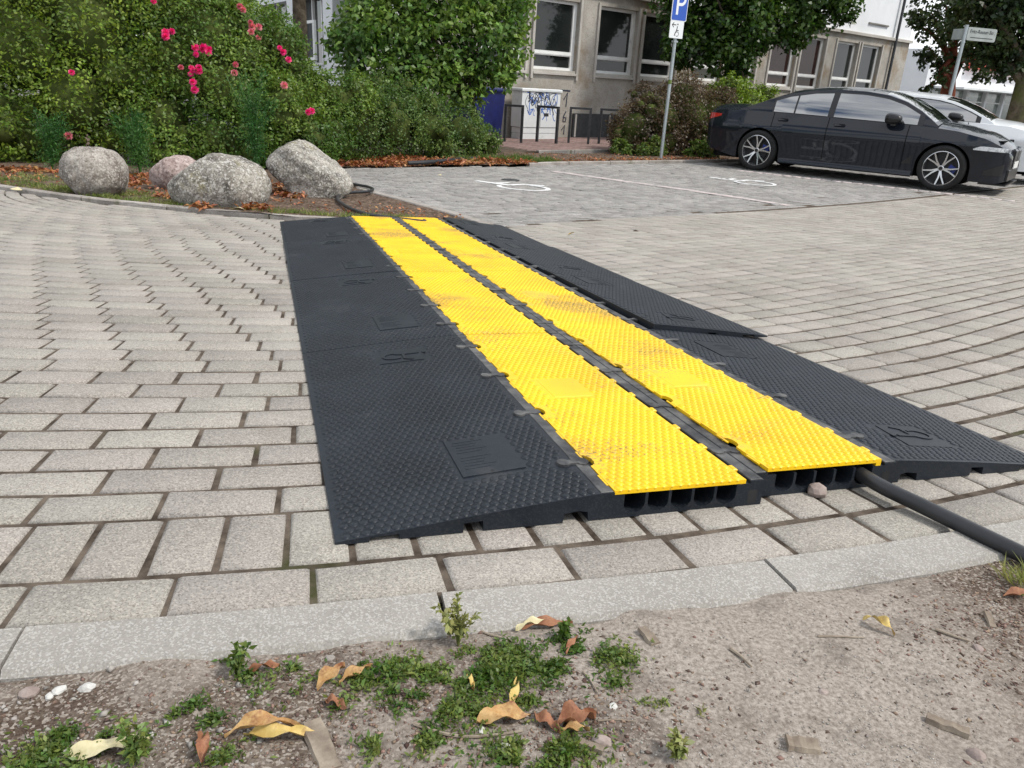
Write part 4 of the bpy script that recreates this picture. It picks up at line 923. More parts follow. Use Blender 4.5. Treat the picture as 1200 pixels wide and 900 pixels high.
def tree(name, label, base, h_trunk, r0, lobes, count, ls, lw, material, sd, trunk_mat='bark', top=None, limbs=9, group=None, per=12, noise=.55, inner=.7):
    rg = np.random.default_rng(sd); z0 = zf(base[0], base[1]); o = np.array([base[0], base[1], z0]); t = thing(name, label, 'tree', o, 0, group)
    C, Rr = lobes; top = np.array(top if top is not None else C.mean(0)) - o
    mb = MB(); p1 = np.array([0, 0, h_trunk]) * .5 + top * .04
    tp = spline([np.array([0, 0, -.1]), p1, np.array([top[0] * .25, top[1] * .25, h_trunk]), top], 5)
    mb.tube(tp, np.interp(np.linspace(0, 1, len(tp)), [0, .08, .5, 1], [r0 * 1.25, r0, r0 * .8, r0 * .25]), 12); mb.build('trunk', M[trunk_mat], t, True)
    rr = random.Random(sd); ch = rr.sample(range(len(C)), min(limbs, len(C)))
    for k in ch:
        mb = MB(); c = C[k] - o; a = np.array(tp[int(len(tp) * rr.uniform(.45, .85))]); mid = a * .5 + c * .5 + np.array([0, 0, .15])
        q = spline([a, mid, c], 4); mb.tube(q, np.linspace(r0 * .38, r0 * .06, len(q)), 7); mb.build('limb', M[trunk_mat], t, True)
    P, Nn, d = cloud(rg, C, Rr, count, per=per, zmin=z0 + .3, up=.5, thick=.8, inner=inner, noise=noise, spread=.8); n = len(P)
    link('crown', leaf_mesh('crown', P - o, Nn, rg.uniform(ls * .6, ls * 1.2, n), rg.uniform(lw * .65, lw * 1.15, n), rg, T=d * .3 + rg.normal(size=(n, 3)) * .7 - np.array([0, 0, .25])), material, t)
    return t
def lobe_list(L_):                            # rows: px, py, Y, radius
    C = np.array([atY(a, b, y) for a, b, y, r in L_]); return C, np.array([r for *_, r in L_])
def jitter_lobes(base, rg, n, dr, r0, r1):
    C, Rr = base; C2 = []; R2 = []
    for _ in range(n):
        k = rg.integers(len(C)); d = rg.normal(size=3); d /= np.linalg.norm(d); C2.append(C[k] + d * Rr[k] * dr); R2.append(rg.uniform(r0, r1))
    return np.vstack([C, C2]), np.concatenate([Rr, R2])
rgv = np.random.default_rng(3)
# -- the long hedge on the left: privet, then the climbing rose, then low cotoneaster
L1 = lobe_list([(-10, -25, 10.4, .85), (-60, 20, 9.9, .9), (-40, 120, 9.4, .75), (20, 150, 9.5, .62), (30, 60, 9.9, .8), (60, -20, 10.2, .9), (110, 40, 10.0, .75), (90, 120, 9.7, .65), (150, -10, 10.4, .85), (-120, 80, 9.6, .9), (150, 90, 10.0, .6), (20, -60, 10.4, .9), (-50, 175, 9.3, .45), (50, 178, 9.6, .42)])
shrub('privet_hedge', 'tall dense yellow-green hedge shrub behind the leftmost boulder', (-5.3, 9.9), 0, 0, 2.6, 0, None, 105000, .052, .028, M['leaf_privet'], 101, lobes=jitter_lobes(L1, rgv, 60, .85, .16, .34), stems=6, thick=.55, noise=2)
L2 = lobe_list([(200, 10, 10.6, .8), (200, 80, 10.3, .65), (240, 50, 10.6, .7), (265, 110, 10.3, .6), (190, 140, 9.9, .5), (300, 70, 10.9, .58), (310, 130, 10.5, .5), (250, 165, 9.9, .42), (345, 110, 11.2, .45), (350, 155, 10.7, .42), (300, 172, 10.2, .36), (270, 20, 11.2, .5), (205, 180, 9.7, .28), (395, 120, 11.6, .40), (385, 155, 11.2, .36)])
LR = jitter_lobes(L2, rgv, 55, .85, .14, .30)
rose, RC, RRr = shrub('rose_bush', 'sprawling green rose bush with pink blossoms behind the wide boulder', (-3.6, 10.5), 0, 0, 2.3, 0, None, 95000, .050, .029, M['leaf_rose'], 102, lobes=LR, stems=7, thick=.55, noise=2)
L3 = lobe_list([(420, 150, 12.3, .52), (460, 150, 12.8, .5), (500, 152, 13.3, .46), (540, 155, 13.7, .42), (566, 166, 14.0, .28), (440, 125, 12.9, .42), (480, 128, 13.4, .4), (400, 172, 11.9, .3), (520, 172, 13.2, .28)])
shrub('cotoneaster', 'low spreading dark green shrub along the orange leaf litter', (-1.9, 13.1), 0, 0, 1.0, 0, None, 30000, .045, .026, M['leaf_dark'], 103, lobes=jitter_lobes(L3, rgv, 34, .85, .12, .24), stems=4)
L4 = lobe_list([(425, 60, 14.4, .55), (470, 40, 14.6, .62), (520, 30, 14.8, .66), (570, 45, 15.0, .58), (600, 50, 15.0, .36), (592, 82, 14.9, .32), (540, 90, 14.7, .5), (490, 92, 14.4, .5), (440, 90, 14.2, .45), (480, -10, 15, .7), (540, -20, 15, .7), (430, 20, 14.9, .5), (600, 10, 15.2, .42)])
tree('hazel', 'broad-leaved green shrub tree overhanging the low hedge left of the cabinet', (-.9, 14.9), .9, .09, jitter_lobes(L4, rgv, 30, .9, .14, .30), 21000, .115, .080, M['leaf_hazel'], 104, limbs=12, per=9, noise=.62, inner=.75)
L5 = lobe_list([(745, 150, 16.4, .50), (775, 140, 16.7, .58), (810, 138, 17.0, .60), (835, 135, 17.2, .5), (760, 122, 16.9, .4), (800, 112, 17.1, .42), (735, 168, 16.3, .3), (820, 165, 16.8, .4), (780, 168, 16.5, .36)])
shrub('barberry', 'dark reddish-brown barberry shrub behind the parking sign pole', (3.1, 16.9), 0, 0, 1.3, 0, None, 30000, .052, .032, M['leaf_barberry'], 105, lobes=jitter_lobes(L5, rgv, 30, .9, .10, .22), stems=6)
L6 = lobe_list([(850, 118, 18.4, .42), (875, 120, 18.8, .42), (900, 122, 19.2, .36), (835, 125, 18.0, .34), (865, 140, 18.4, .4)])
shrub('yellow_privet', 'light yellow-green shrub between barberry and the dark car', (5.2, 18.7), 0, 0, 1.3, 0, None, 12000, .060, .034, M['leaf_privet'], 106, lobes=jitter_lobes(L6, rgv, 16, .9, .12, .24), stems=4)
L7 = lobe_list([(770, 176, 15.9, .16), (755, 178, 15.8, .15), (815, 178, 16.2, .17), (835, 178, 16.3, .14), (728, 176, 15.8, .16)])
shrub('low_weeds', 'low light green weeds at the foot of the barberry shrub', (2.7, 16.0), 0, 0, .3, 0, None, 3600, .075, .032, M['leaf_weed'], 107, lobes=jitter_lobes(L7, rgv, 8, .9, .07, .12), stems=0, core=0)
# -- feathery plumes in front of the hedge
def plume(label, px, py, Y, h, w, sd, n=16):
    rg = np.random.default_rng(sd); b = atY(px, py, Y); z0 = zf(b[0], b[1]); t = thing('asparagus_fern', label, 'plant', (b[0], b[1], z0), 0, 'feathery plants before the hedge')
    mb = MB(); P, D = [], []
    hh = max(.2, h)
    for k in range(n):
        a = rg.uniform(0, 6.28); lean = rg.uniform(.1, 1) * w; tip = np.array([math.cos(a) * lean, math.sin(a) * lean, hh * rg.uniform(.65, 1.0)])
        q = spline([np.zeros(3), tip * np.array([.25, .25, .55]), tip], 5); mb.tube(q, np.linspace(.006, .002, len(q)), 4)
        for _ in range(200):
            f = rg.uniform(.25, 1); i = min(int(f * (len(q) - 1)), len(q) - 2); p = q[i] + rg.normal(size=3) * .055 * (1.1 - .5 * f); P.append(p); D.append(rg.normal(size=3) * .6 + np.array([math.cos(a), math.sin(a), .5]) * .6)
    mb.build('stems', M['leaf_feather'], t)
    P = np.array(P); me = leaf_mesh('foliage', P, rg.normal(size=P.shape), rg.uniform(.03, .055, len(P)), .007, rg, T=np.array(D)); link('foliage', me, M['leaf_feather'], t)
plume('feathery green plant between leftmost and wide boulder', 165, 205, 8.55, .75, .30, 201)
plume('feathery dark green plant high before the rose bush, above the angular boulder', 300, 195, 9.2, 1.25, .36, 202, 18)
plume('small feathery green plant left of the leftmost boulder', 62, 205, 8.4, .65, .28, 203, 12)
# -- grassy weed clump by the leftmost boulder and by boulders
def grass(name, label, spots, n, h0, h1, material, sd, width=.005, cat='grass', zfun=None, kind='stuff'):
    rg = np.random.default_rng(sd); V = []
    P = []
    for (x, y, r) in spots:
        k = int(n * r * r); a = rg.uniform(0, 6.28, k); q = np.abs(rg.normal(0, .5, k)) * r; P.append(np.column_stack([x + np.cos(a) * q, y + np.sin(a) * q]))
    P = np.vstack(P); P = P[inside(P[:, 0], P[:, 1] - .10, BED)]; P = P[ptree(np.column_stack([P, 0 * P[:, 0]]), 5, 12) > -.15]; m = len(P); z = (zfun or (lambda x, y: zt(x, y) + .02))(P[:, 0], P[:, 1]); B = np.column_stack([P, z])
    d = rg.normal(size=(m, 3)); d[:, 2] = np.abs(d[:, 2]) + .9; d /= np.linalg.norm(d, axis=1)[:, None]; L_ = rg.uniform(h0, h1, m)
    me = leaf_mesh(name, B, np.cross(d, rg.normal(size=(m, 3))), L_, width, rg, T=d, droop=.25); o = link(name, me, material, None, kind); tag(o, label, cat); return o
def near_rows(pxs, r): return [(p[0], p[1], r) for p in (gp(*q, .02) for q in pxs)]
grass('bed_grass', 'short green grass along the edging kerb round the boulders', near_rows([(5, 212), (25, 214), (45, 218), (70, 222), (90, 226), (125, 232), (150, 234), (175, 236), (200, 240), (315, 250), (345, 252), (390, 255), (430, 257), (470, 258), (20, 205), (50, 209), (88, 217), (230, 243), (155, 228)], .32), 8000, .015, .05, M['leaf_grass'], 301)
grass('strip_grass', 'green grass tufts at the back edge of the car park', near_rows([(590, 190), (605, 188), (620, 190), (640, 190), (575, 188), (545, 189)], .35), 5000, .05, .14, M['leaf_weed'], 302, width=.010)
# -- orange leaf litter
def litter(name, label, spots, n, ls, sd):
    rg = np.random.default_rng(sd); P = []
    for px, py, r in spots:
        c = gp(px, py, .02); k = int(n * r); a = rg.uniform(0, 6.28, k); q = np.sqrt(rg.random(k)) * r; P.append(np.column_stack([c[0] + np.cos(a) * q, c[1] + np.sin(a) * q * .8]))
    P = np.vstack(P); ok = inside(P[:, 0], P[:, 1], BED); P = P[ok]; m = len(P); B = np.column_stack([P, zbed(P[:, 0], P[:, 1]) + rg.uniform(.006, .03, m)])
    Nn = rg.normal(size=(m, 3)) * .45 + np.array([0, 0, 1]); me = leaf_mesh(name, B, Nn, rg.uniform(ls * .6, ls * 1.2, m), rg.uniform(ls * .35, ls * .6, m), rg, fold=.25)
    o = link(name, me, M['leaf_autumn'], None, 'stuff'); return tag(o, label, 'leaf litter')
litter('leaf_litter', 'orange fallen leaves along the back edge of the car park', [(x, y, .45) for x, y in [(405, 193), (430, 193), (455, 192), (480, 191), (505, 192), (530, 191), (555, 191), (580, 191), (600, 192), (420, 187), (450, 187), (490, 187)]], 620, .075, 401)
litter('leaf_litter', 'orange leaf patches between the boulders', [(160, 214, .14), (163, 208, .16), (152, 218, .1), (320, 226, .14), (318, 219, .12), (20, 200, .25), (60, 202, .2), (340, 232, .15), (200, 234, .12), (235, 246, .10), (300, 248, .12)], 620, .06, 402)
litter('leaf_litter', 'reddish fallen leaves under the barberry by the sign pole', [(x, y, .3) for x, y in [(735, 188), (760, 188), (790, 187), (815, 187), (838, 188), (855, 188), (700, 187), (660, 189)]], 260, .06, 403)
litter('leaf_litter', 'scattered brown leaf bits on the mulch round the boulders', [(60, 214, .6), (200, 228, .5), (300, 236, .5), (420, 246, .45), (500, 254, .35), (130, 222, .4), (10, 204, .6), (660, 184, .8), (720, 184, .8)], 130, .04, 404)
# -- roses
def rose_mesh(pm, sd):
    rg = np.random.default_rng(sd); P, Nn, T = [], [], []
    for ring, (nn, tilt, rad) in enumerate(((4, .95, .006), (5, .75, .014), (7, .45, .024), (8, .15, .032))):
        for k in range(nn):
            a = 2 * math.pi * (k + .5 * ring) / nn + rg.uniform(-.2, .2); d = np.array([math.cos(a), math.sin(a), 0])
            P.append(d * rad * .35 + np.array([0, 0, .006 * (3 - ring)])); T.append(d * (1 - tilt * .8) + np.array([0, 0, tilt])); Nn.append(np.array([0, 0, 1 - tilt]) - d * tilt)
    me = leaf_mesh('rose', np.array(P), np.array(Nn) + 1e-4, .038, .040, rg, T=np.array(T), fold=-.2, droop=.1); me.materials.append(pm); return me
rmesh = [rose_mesh(M['petal'], 1), rose_mesh(M['petal'], 2), rose_mesh(M['petal_pale'], 3)]
def hit(px, py, C, Rr):
    d = ray(px, py); best = 1e9
    oc = CAMP - C; b = oc @ d; c = np.sum(oc * oc, 1) - (Rr * 1.02) ** 2; D = b * b - c; m = D > 0
    if m.any(): best = (-b[m] - np.sqrt(D[m])).min()
    return (CAMP + d * best, d) if best < 60 else (atY(px, py, 10), d)
clusters = [(193, 41, 5, 0, .075), (228, 82, 7, 0, .06), (227, 103, 2, 1, .04), (240, 58, 6, 0, .07), (229, 56, 1, 0, .0), (274, 79, 2, 2, .05), (298, 32, 4, 2, .07), (303, 44, 1, 2, 0), (328, 62, 2, 0, .04), (338, 70, 1, 0, .0), (364, 131, 2, 0, .03), (278, 11, 2, 2, .05), (84, 85, 1, 0, 0), (333, 100, 1, 2, 0), (80, 159, 1, 2, 0), (180, 1, 1, 0, .0), (212, 79, 1, 2, .0)]
rr = random.Random(4)
ALLC = (np.vstack([RC, L1[0]]), np.concatenate([RRr, L1[1] * 1.08]))
ro = np.array(rose.location)
for px, py, n, mi, sp in clusters:
    for k in range(n):
        P, d = hit(px + rr.gauss(0, 1) * sp * 80 * .9, py + rr.gauss(0, 1) * sp * 80 * .8, *ALLC); P = P - d * .10 - ro
        v = (-d + np.array([rr.uniform(-.3, .3), rr.uniform(-.2, .2), rr.uniform(0, .6)])); q = Vector(v).to_track_quat('Z', 'Y')
        link('rose_blossom', rmesh[mi], None, rose, None, Matrix.Translation(P) @ q.to_matrix().to_4x4() @ Matrix.Scale(rr.uniform(.75, 1.1), 4))
# -- street trees
L8 = lobe_list([(800, 15, 20.2, .5), (830, 32, 20, .62), (868, 22, 20, .7), (905, 18, 20.2, .6), (945, 6, 20.4, .6), (985, 0, 20.4, .45), (812, 55, 19.8, .32), (848, 62, 19.8, .42), (880, 48, 20.2, .36), (925, 34, 20.2, .3), (880, -40, 20.5, 1.2), (960, -45, 20.5, .9), (810, -30, 20.3, .9), (793, 62, 19.6, .2), (865, 78, 19.8, .24)])
tp = atY(872, 100, 20.0)
tree('linden', 'dark green linden tree with low crown behind the parking sign', (tp[0], tp[1]), 1.5, .17, jitter_lobes(L8, rgv, 36, .92, .16, .34), 26000, .125, .105, M['leaf_linden'], 111, limbs=10, per=9, noise=.6, top=atY(885, -30, 20.3))
L9 = lobe_list([(1092, 28, 25.2, .55), (1102, 60, 25, .42), (1088, 62, 25, .26), (1098, 90, 24.6, .26), (1130, 20, 25, .8), (1148, 58, 25, .42), (1152, 84, 24.6, .3), (1120, -40, 25.5, 1.2), (1078, 10, 25.5, .35), (1130, 72, 25.6, .35), (1092, 100, 24.8, .16), (1165, 30, 25.5, .7)])
tp = atY(1112, 110, 25.4)
tree('ivy_tree', 'street tree with reddish ivy-covered trunk behind the white car', (tp[0], tp[1]), 2.2, .26, jitter_lobes(L9, rgv, 26, .95, .14, .3), 7000, .15, .11, M['leaf_chestnut'], 112, trunk_mat='bark_red', limbs=9, per=9, noise=.12, top=atY(1125, -20, 25.5), group='street trees on the right')
L10 = lobe_list([(1175, 20, 22, .8), (1200, 50, 22, .75), (1190, -20, 22.4, 1.3), (1230, 20, 22.6, 1.2), (1165, 55, 21.8, .4), (1180, 78, 21.8, .3), (1240, 70, 22.5, .7), (1150, 10, 22, .6)])
tp = atY(1196, 140, 21.6)
tree('chestnut', 'large dark tree at the right edge with thick mossy trunk', (tp[0], tp[1]), 2.4, .36, jitter_lobes(L10, rgv, 26, .95, .2, .42), 17000, .15, .11, M['leaf_chestnut'], 113, trunk_mat='bark_moss', limbs=7, per=9, noise=.3, top=atY(1215, -40, 22.4), group='street trees on the right')
tp = atY(353, 70, 14.2)
LT = (np.array([[tp[0] - .4, tp[1], 4.6], [tp[0] + .6, tp[1] + .2, 4.9], [tp[0], tp[1] + .3, 5.6], [tp[0] - 1.2, tp[1] + .3, 5.2], [tp[0] + 1.3, tp[1], 5.4]]), np.array([.8, .9, 1.0, .8, .8]))
tree('bare_trunk_tree', 'tree with dark bare trunk standing before the white wing', (tp[0], tp[1]), 3.4, .135, LT, 5000, .12, .09, M['leaf_linden'], 114, limbs=4, per=9)

# ================================================================== cars
M['car_dark'] = mat('car_paint_dark', (.006, .0085, .0145), rough=.5, spec=.08, metal=0., coat=.8)  # blue of the reflected sky is mixed into the base colour
M['car_dark'].node_tree.nodes['Principled BSDF'].inputs['Coat IOR'].default_value = 1.5
M['car_white'] = mat('car_paint_white', (.74, .76, .77), rough=.3, spec=.5, coat=.8)
M['car_glass'] = mat('car_glass', (.010, .013, .014), rough=.02, spec=.5, coat=1.0)
M['car_black'] = mat('car_black_trim', (.010, .010, .011), rough=.3, spec=.5)
M['car_glass'].node_tree.nodes['Principled BSDF'].inputs['IOR'].default_value = 3.2
M['car_under'] = mat('car_underside', (.008, .008, .008), rough=.9, spec=.1)
M['tyre'] = mat('tyre', (.014, .014, .014), (.022, .022, .022), scale=20, rough=.8, spec=.3)
M['alloy'] = mat('alloy', (.62, .62, .63), rough=.22, metal=.9)
M['alloy_dark'] = mat('alloy_dark', (.02, .02, .022), rough=.35, metal=.5)
M['brake_blue'] = mat('brake_blue', (.01, .03, .22), rough=.4)
M['lamp_red'] = mat('tail_lamp', (.42, .012, .012), rough=.15, coat=1.0)
M['lamp_clear'] = mat('head_lamp', (.72, .75, .78), (.20, .22, .24), scale=11, rough=.08, coat=1.0, world=False, lo=.46, hi=.62)
M['plate_white'] = mat('number_plate', (.70, .70, .68), rough=.4)
M['chrome'] = mat('chrome', (.65, .66, .68), rough=.12, metal=1.0)
def make_wheel(rad, wdt, spokes=5):
    # local: axle along y, outer face at y = -wdt/2
    tm = MB(); h = wdt / 2; tm.lathe([(rad * .74, h), (rad * .78, h), (rad * .93, h * .98), (rad * .985, h * .8), (rad, h * .5), (rad, -h * .5), (rad * .985, -h * .8), (rad * .93, -h * .98), (rad * .78, -h), (rad * .74, -h * .9)], 40, 'y')
    tyre = tm.mesh('tyre', M['tyre'], 50)
    bm_ = MB(); bm_.lathe([(rad * .75, -h * .93), (rad * .725, -h * .96), (rad * .70, -h * .85), (rad * .69, h * .9)], 40, 'y'); barrel = bm_.mesh('rim', M['alloy'], 50)
    dk = MB(); dk.lathe([(.001, -h * .1), (rad * .695, -h * .05)], 32, 'y'); back_ = dk.mesh('wheel_disc', M['alloy_dark'])
    sm = MB()
    for k in range(spokes):
        for da in (-.17, .17):
            a = 2 * math.pi * k / spokes + math.pi / 2; a1 = a + da * .30; a2 = a + da * 1.45
            r0_, r1_ = rad * .10, rad * .715; w0, w1 = rad * .075, rad * .055
            def pt(r, an, off, y): return (r * math.cos(an) - off * math.sin(an), y, r * math.sin(an) + off * math.cos(an))
            V = []
            for r, an, w, y in ((r0_, a1, w0, -h * .74), (r1_ * .55, a1 * .5 + a2 * .5, (w0 + w1) / 2, -h * .84), (r1_, a2, w1, -h * .93)):
                V += [pt(r, an, -w / 2, y), pt(r, an, w / 2, y), pt(r, an, w / 2, y + h * .3), pt(r, an, -w / 2, y + h * .3)]
            F = [(0, 1, 2, 3), (8, 9, 10, 11)] + [(4 * i + j, 4 * i + (j + 1) % 4, 4 * i + 4 + (j + 1) % 4, 4 * i + 4 + j) for i in range(2) for j in range(4)]
            sm.add(V, F)
    sm.lathe([(.001, -h * .80), (rad * .10, -h * .79), (rad * .13, -h * .72), (rad * .13, -h * .4)], 20, 'y')
    spk = sm.mesh('spokes', M['alloy'])
    hb = MB(); hb.lathe([(.001, -h * .815), (rad * .085, -h * .81)], 16, 'y'); hub = hb.mesh('hub_cap', M['car_black'])
    br = MB(); br.lathe([(.001, -h * .28), (rad * .50, -h * .28), (rad * .5, -h * .15)], 28, 'y'); disc = br.mesh('brake_disc', M['alloy_dark'])
    ca = MB(); ca.box(rad * .22, rad * .56, -h * .42, -h * .1, rad * .05, rad * .34); cal = ca.mesh('brake_caliper', M['brake_blue'])
    return [('tyre', tyre), ('rim', barrel), ('wheel_disc', back_), ('spokes', spk), ('hub_cap', hub), ('brake_disc', disc), ('brake_caliper', cal)]
def build_car(name, label, loc, rz, paint, spec, group):
    t = thing(name, label, 'car', loc, rz, group)
    I = np.interp; S = spec; xr, xf = S['x0'], S['x1']; wb = 1.4875; rad = S['rad']; ra = rad + .045
    W = lambda x: S['w'] * I(x, S['plan'][0], S['plan'][1])
    prof = lambda z: I(z, [.12, .2, .3, .45, .62, .70, .735, .80, .90, 1.0, 1.12], [.93, .95, .955, .962, .982, 1.0, .994, .968, .925, .885, .85])
    zb0 = lambda x: I(x, S['sill'][0], S['sill'][1])
    def zbot(x):
        z = zb0(x)
        for c in (-wb, wb):
            if abs(x - c) < ra: z = max(z, rad * .985 + math.sqrt(ra * ra - (x - c) ** 2))
        return z
    zsh = lambda x: I(x, S['belt'][0], S['belt'][1]); zdk = lambda x: I(x, S['deck'][0], S['deck'][1])
    def sy(x, z): return float(W(x) * prof(z * .95 / S['bz']))
    xs = set(np.round(np.linspace(xr, xf, 64), 4))
    for c in (-wb, wb): xs |= set(np.round(c + ra * np.sin(np.linspace(-1.5707, 1.5707, 21)), 4)) | {round(c - ra - .002, 4), round(c + ra + .002, 4)}
    xs |= set(np.round(np.linspace(xf - .12, xf, 6), 4)) | set(np.round(np.linspace(xr, xr + .12, 6), 4)); xs = sorted(xs)
    ns, nd = 10, 7; V = []; rings = []
    for x in xs:
        ring = []; z0, z1 = zbot(x), zsh(x)
        for k in range(ns + 1): z = z0 + (z1 - z0) * k / ns; ring.append((x, -sy(x, z), z))
        ye = sy(x, z1)
        for k in range(1, nd): y = ye * (1 - k / nd); ring.append((x, -y, z1 + (zdk(x) - z1) * (1 - (y / ye) ** 2.4)))
        ring = ring + [(x, 0, zdk(x))] + [(a, -b, c) for a, b, c in ring[::-1]]; rings.append(ring)
    m = len(rings[0]); mb = MB(); VV = [p for r in rings for p in r]
    F = [(i * m + j, i * m + j + 1, (i + 1) * m + j + 1, (i + 1) * m + j) for i in range(len(xs) - 1) for j in range(m - 1)]
    F += [tuple(range(m)), tuple(range((len(xs) - 1) * m, len(xs) * m))]
    mb.add(VV, F); body = mb.build('body', paint, t, 30)
    # under tray and wheel wells
    mb = MB(); mb.box(xr + .15, xf - .15, -.60, .60, .17, .80); mb.box(xr + .3, -wb - ra, -.8, .8, .19, .3); mb.box(-wb + ra, wb - ra, -.83, .83, .18, .3)
    mb.build('underbody', M['car_under'], t)
    # greenhouse
    rail = lambda x: I(x, S['rail'][0], S['rail'][1]); crown = lambda x: I(x, S['roof'][0], S['roof'][1])
    gx0, gx1 = S['rail'][0][0], S['rail'][0][-1]
    yb = lambda x: sy(x, zsh(x)) - .012
    def gy(x, z):
        z0 = zsh(x) - .03; k = max(0., (z - z0)) / .50; return yb(x) - .235 * S['tumble'] * k ** 1.25
    gx = sorted(set(np.round(np.linspace(gx0, gx1, 56), 4)))
    mb = MB(); gl = MB(); rw = MB(); nt = 6
    def side(s):
        mb.grid(lambda x, u: (x, s * gy(x, zsh(x) - .03 + u * (max(rail(x), zsh(x) - .028) - zsh(x) + .03)), zsh(x) - .03 + u * (max(rail(x), zsh(x) - .028) - zsh(x) + .03)), gx, np.linspace(0, 1, nt))
    side(-1); side(1)
    def topf(x, u):
        zr = max(rail(x), zsh(x) - .028); y = gy(x, zr); return (x, y * u, zr + (max(crown(x), zr) - zr) * (1 - abs(u) ** 2.2))
    U = np.linspace(-1, 1, 15)
    w0, w1, r0_, r1_ = S['wind'] + S['rear']
    mb.grid(topf, [x for x in gx if r1_ - .02 <= x <= w0 + .02], U)
    mb.grid(topf, [x for x in gx if x <= r0_ + .03], U); mb.grid(topf, [x for x in gx if x >= w1 - .03], U)
    mb.build('cabin', paint, t, 40)
    gl.grid(topf, [r for r in gx if w0 - .03 <= r <= w1 + .03], U * .955); gl.build('windscreen', M['car_glass'], t, True)
    rw.grid(topf, [r for r in gx if r0_ - .03 <= r <= r1_ + .03], U * .93); rw.build('rear_window', M['car_glass'], t, True)
    pm = MB()
    for s in (-1, 1):
        pm.grid(lambda x, u: topf(x, s * u), [r for r in gx if w0 - .03 <= r <= w1 + .03], [.955, .98, 1.0])
        pm.grid(lambda x, u: topf(x, s * u), [r for r in gx if r0_ - .03 <= r <= r1_ + .03], [.93, .97, 1.0])
    pm.build('pillar_trim', paint, t)['kind'] = 'stuff'
    # side windows, proud of the shell, with black surround
    def pane(xa, xb, off, lo, hi, s, mbx):
        X = np.linspace(xa, xb, 16); A, B = [], []
        for x in X:
            z0, z1 = zsh(x) + lo, rail(x) - hi
            if z1 < z0 + .004: z1 = z0 + .004
            A.append((x, s * (gy(x, z0) + off), z0)); B.append([(x, s * (gy(x, z0 + (z1 - z0) * k / 3) + off), z0 + (z1 - z0) * k / 3) for k in (1, 2, 3)])
        V = []
        for a, b in zip(A, B): V += [a] + b
        mbx.add(V, [(4 * i + j, 4 * i + 4 + j, 4 * i + 5 + j, 4 * i + 1 + j) for i in range(15) for j in range(3)])
    for s in (-1, 1):
        q = MB(); pane(S['dlo'][0], S['dlo'][-1], .003, -.004, .035, s, q); q.build('window_surround', M['car_black'], t, True)
        for a, b in zip(S['panes'][0::2], S['panes'][1::2]): q = MB(); pane(a, b, .007, .012, .055, s, q); q.build('side_window', M['car_glass'], t, True)
        # shut lines
        for x in S['doors']:
            q = MB(); Z = np.linspace(zb0(x) + .10, zsh(x), 10); sl_ = .10 if x < -1 else 0.
            V = []
            for z in Z:
                xx = x + sl_ * max(0, (z - .6)) * -2.0 * 0 + (0 if x > -1 else .16 * max(0, .75 - z)); V += [(xx - .006, s * (sy(xx, z) + .0022), z), (xx + .006, s * (sy(xx, z) + .0022), z)]
            q.add(V, [(2 * i, 2 * i + 1, 2 * i + 3, 2 * i + 2) for i in range(9)]); q.build('door_gap', M['car_under'], t)
        q = MB(); X = np.linspace(-wb + ra + .02, wb - ra - .02, 20)
        V = []
        for x in X: V += [(x, s * (sy(x, .25) - .004), .17), (x, s * (sy(x, .25) + .022), .19), (x, s * (sy(x, .25) + .018), .235), (x, s * (sy(x, .27) - .002), .262)]
        q.add(V, [(4 * i + j, 4 * i + 4 + j, 4 * i + 5 + j, 4 * i + 1 + j) for i in range(19) for j in range(3)]); q.build('side_skirt', paint, t, True)
        for x in S['handles']:
            z = zsh(x) - .105; q = MB(); V = []
            for dx, dz, o_ in ((-.10, 0, .001), (-.08, .02, .022), (.08, .02, .022), (.10, 0, .001), (.08, -.016, .022), (-.08, -.016, .022)): V.append((x + dx, s * (sy(x + dx, z + dz) + o_), z + dz))
            q.add(V, [(0, 1, 2, 3, 4, 5)]); q.box(x - .08, x + .08, s * sy(x, z) - .01, s * sy(x, z) + .021, z - .012, z + .016); q.build('door_handle', paint if S['hcol'] else M['car_black'], t)
        # mirror
        x, z = S['mirror']; q = MB(); bm = bmesh.new(); bmesh.ops.create_icosphere(bm, subdivisions=3, radius=1)
        yy = gy(x, z); q.add([(x + math.copysign(abs(v.co.x) ** .7, v.co.x) * .13 + .03 * v.co.y, s * (yy + .13 + math.copysign(abs(v.co.y) ** .75, v.co.y) * .12), z + .02 + math.copysign(abs(v.co.z) ** .7, v.co.z) * .078 * (1 - .25 * v.co.x)) for v in bm.verts], [[v.index for v in f.verts] for f in bm.faces]); bm.free()
        q.box(x - .03, x + .05, s * (yy + .06) - .07, s * (yy + .06) + .07, z - .085, z - .055); q.build('mirror', S['mircol'], t, True)
        # lamps
        def patch(nm, x0, x1, zlo, zhi, mt, off=.004, n=12):
            q = MB(); X = np.linspace(x0, x1, n); V = []
            for i, x in enumerate(X):
                a, b = zlo(x), zhi(x)
                for k in range(4): z = a + (b - a) * k / 3; V.append((x, s * (sy(x, z) + off), z))
            q.add(V, [(4 * i + j, 4 * i + 4 + j, 4 * i + 5 + j, 4 * i + 1 + j) for i in range(n - 1) for j in range(3)]); return q.build(nm, mt, t, True)
        hx = S['head']; patch('headlight', hx[0], hx[1], lambda x: I(x, [hx[0], hx[1]], [hx[2] + .055, hx[3]]), lambda x: I(x, [hx[0], hx[0] + .1, hx[1]], [hx[2] + .075, hx[2] + .115, hx[4]]), M['lamp_clear'])
        tx = S['tail']; patch('tail_light', tx[0], tx[1], lambda x: I(x, [tx[0], tx[1]], [tx[2], tx[3] - .02]), lambda x: I(x, [tx[0], tx[1]], [tx[2] + .12, tx[3] + .015]), M['lamp_red'])
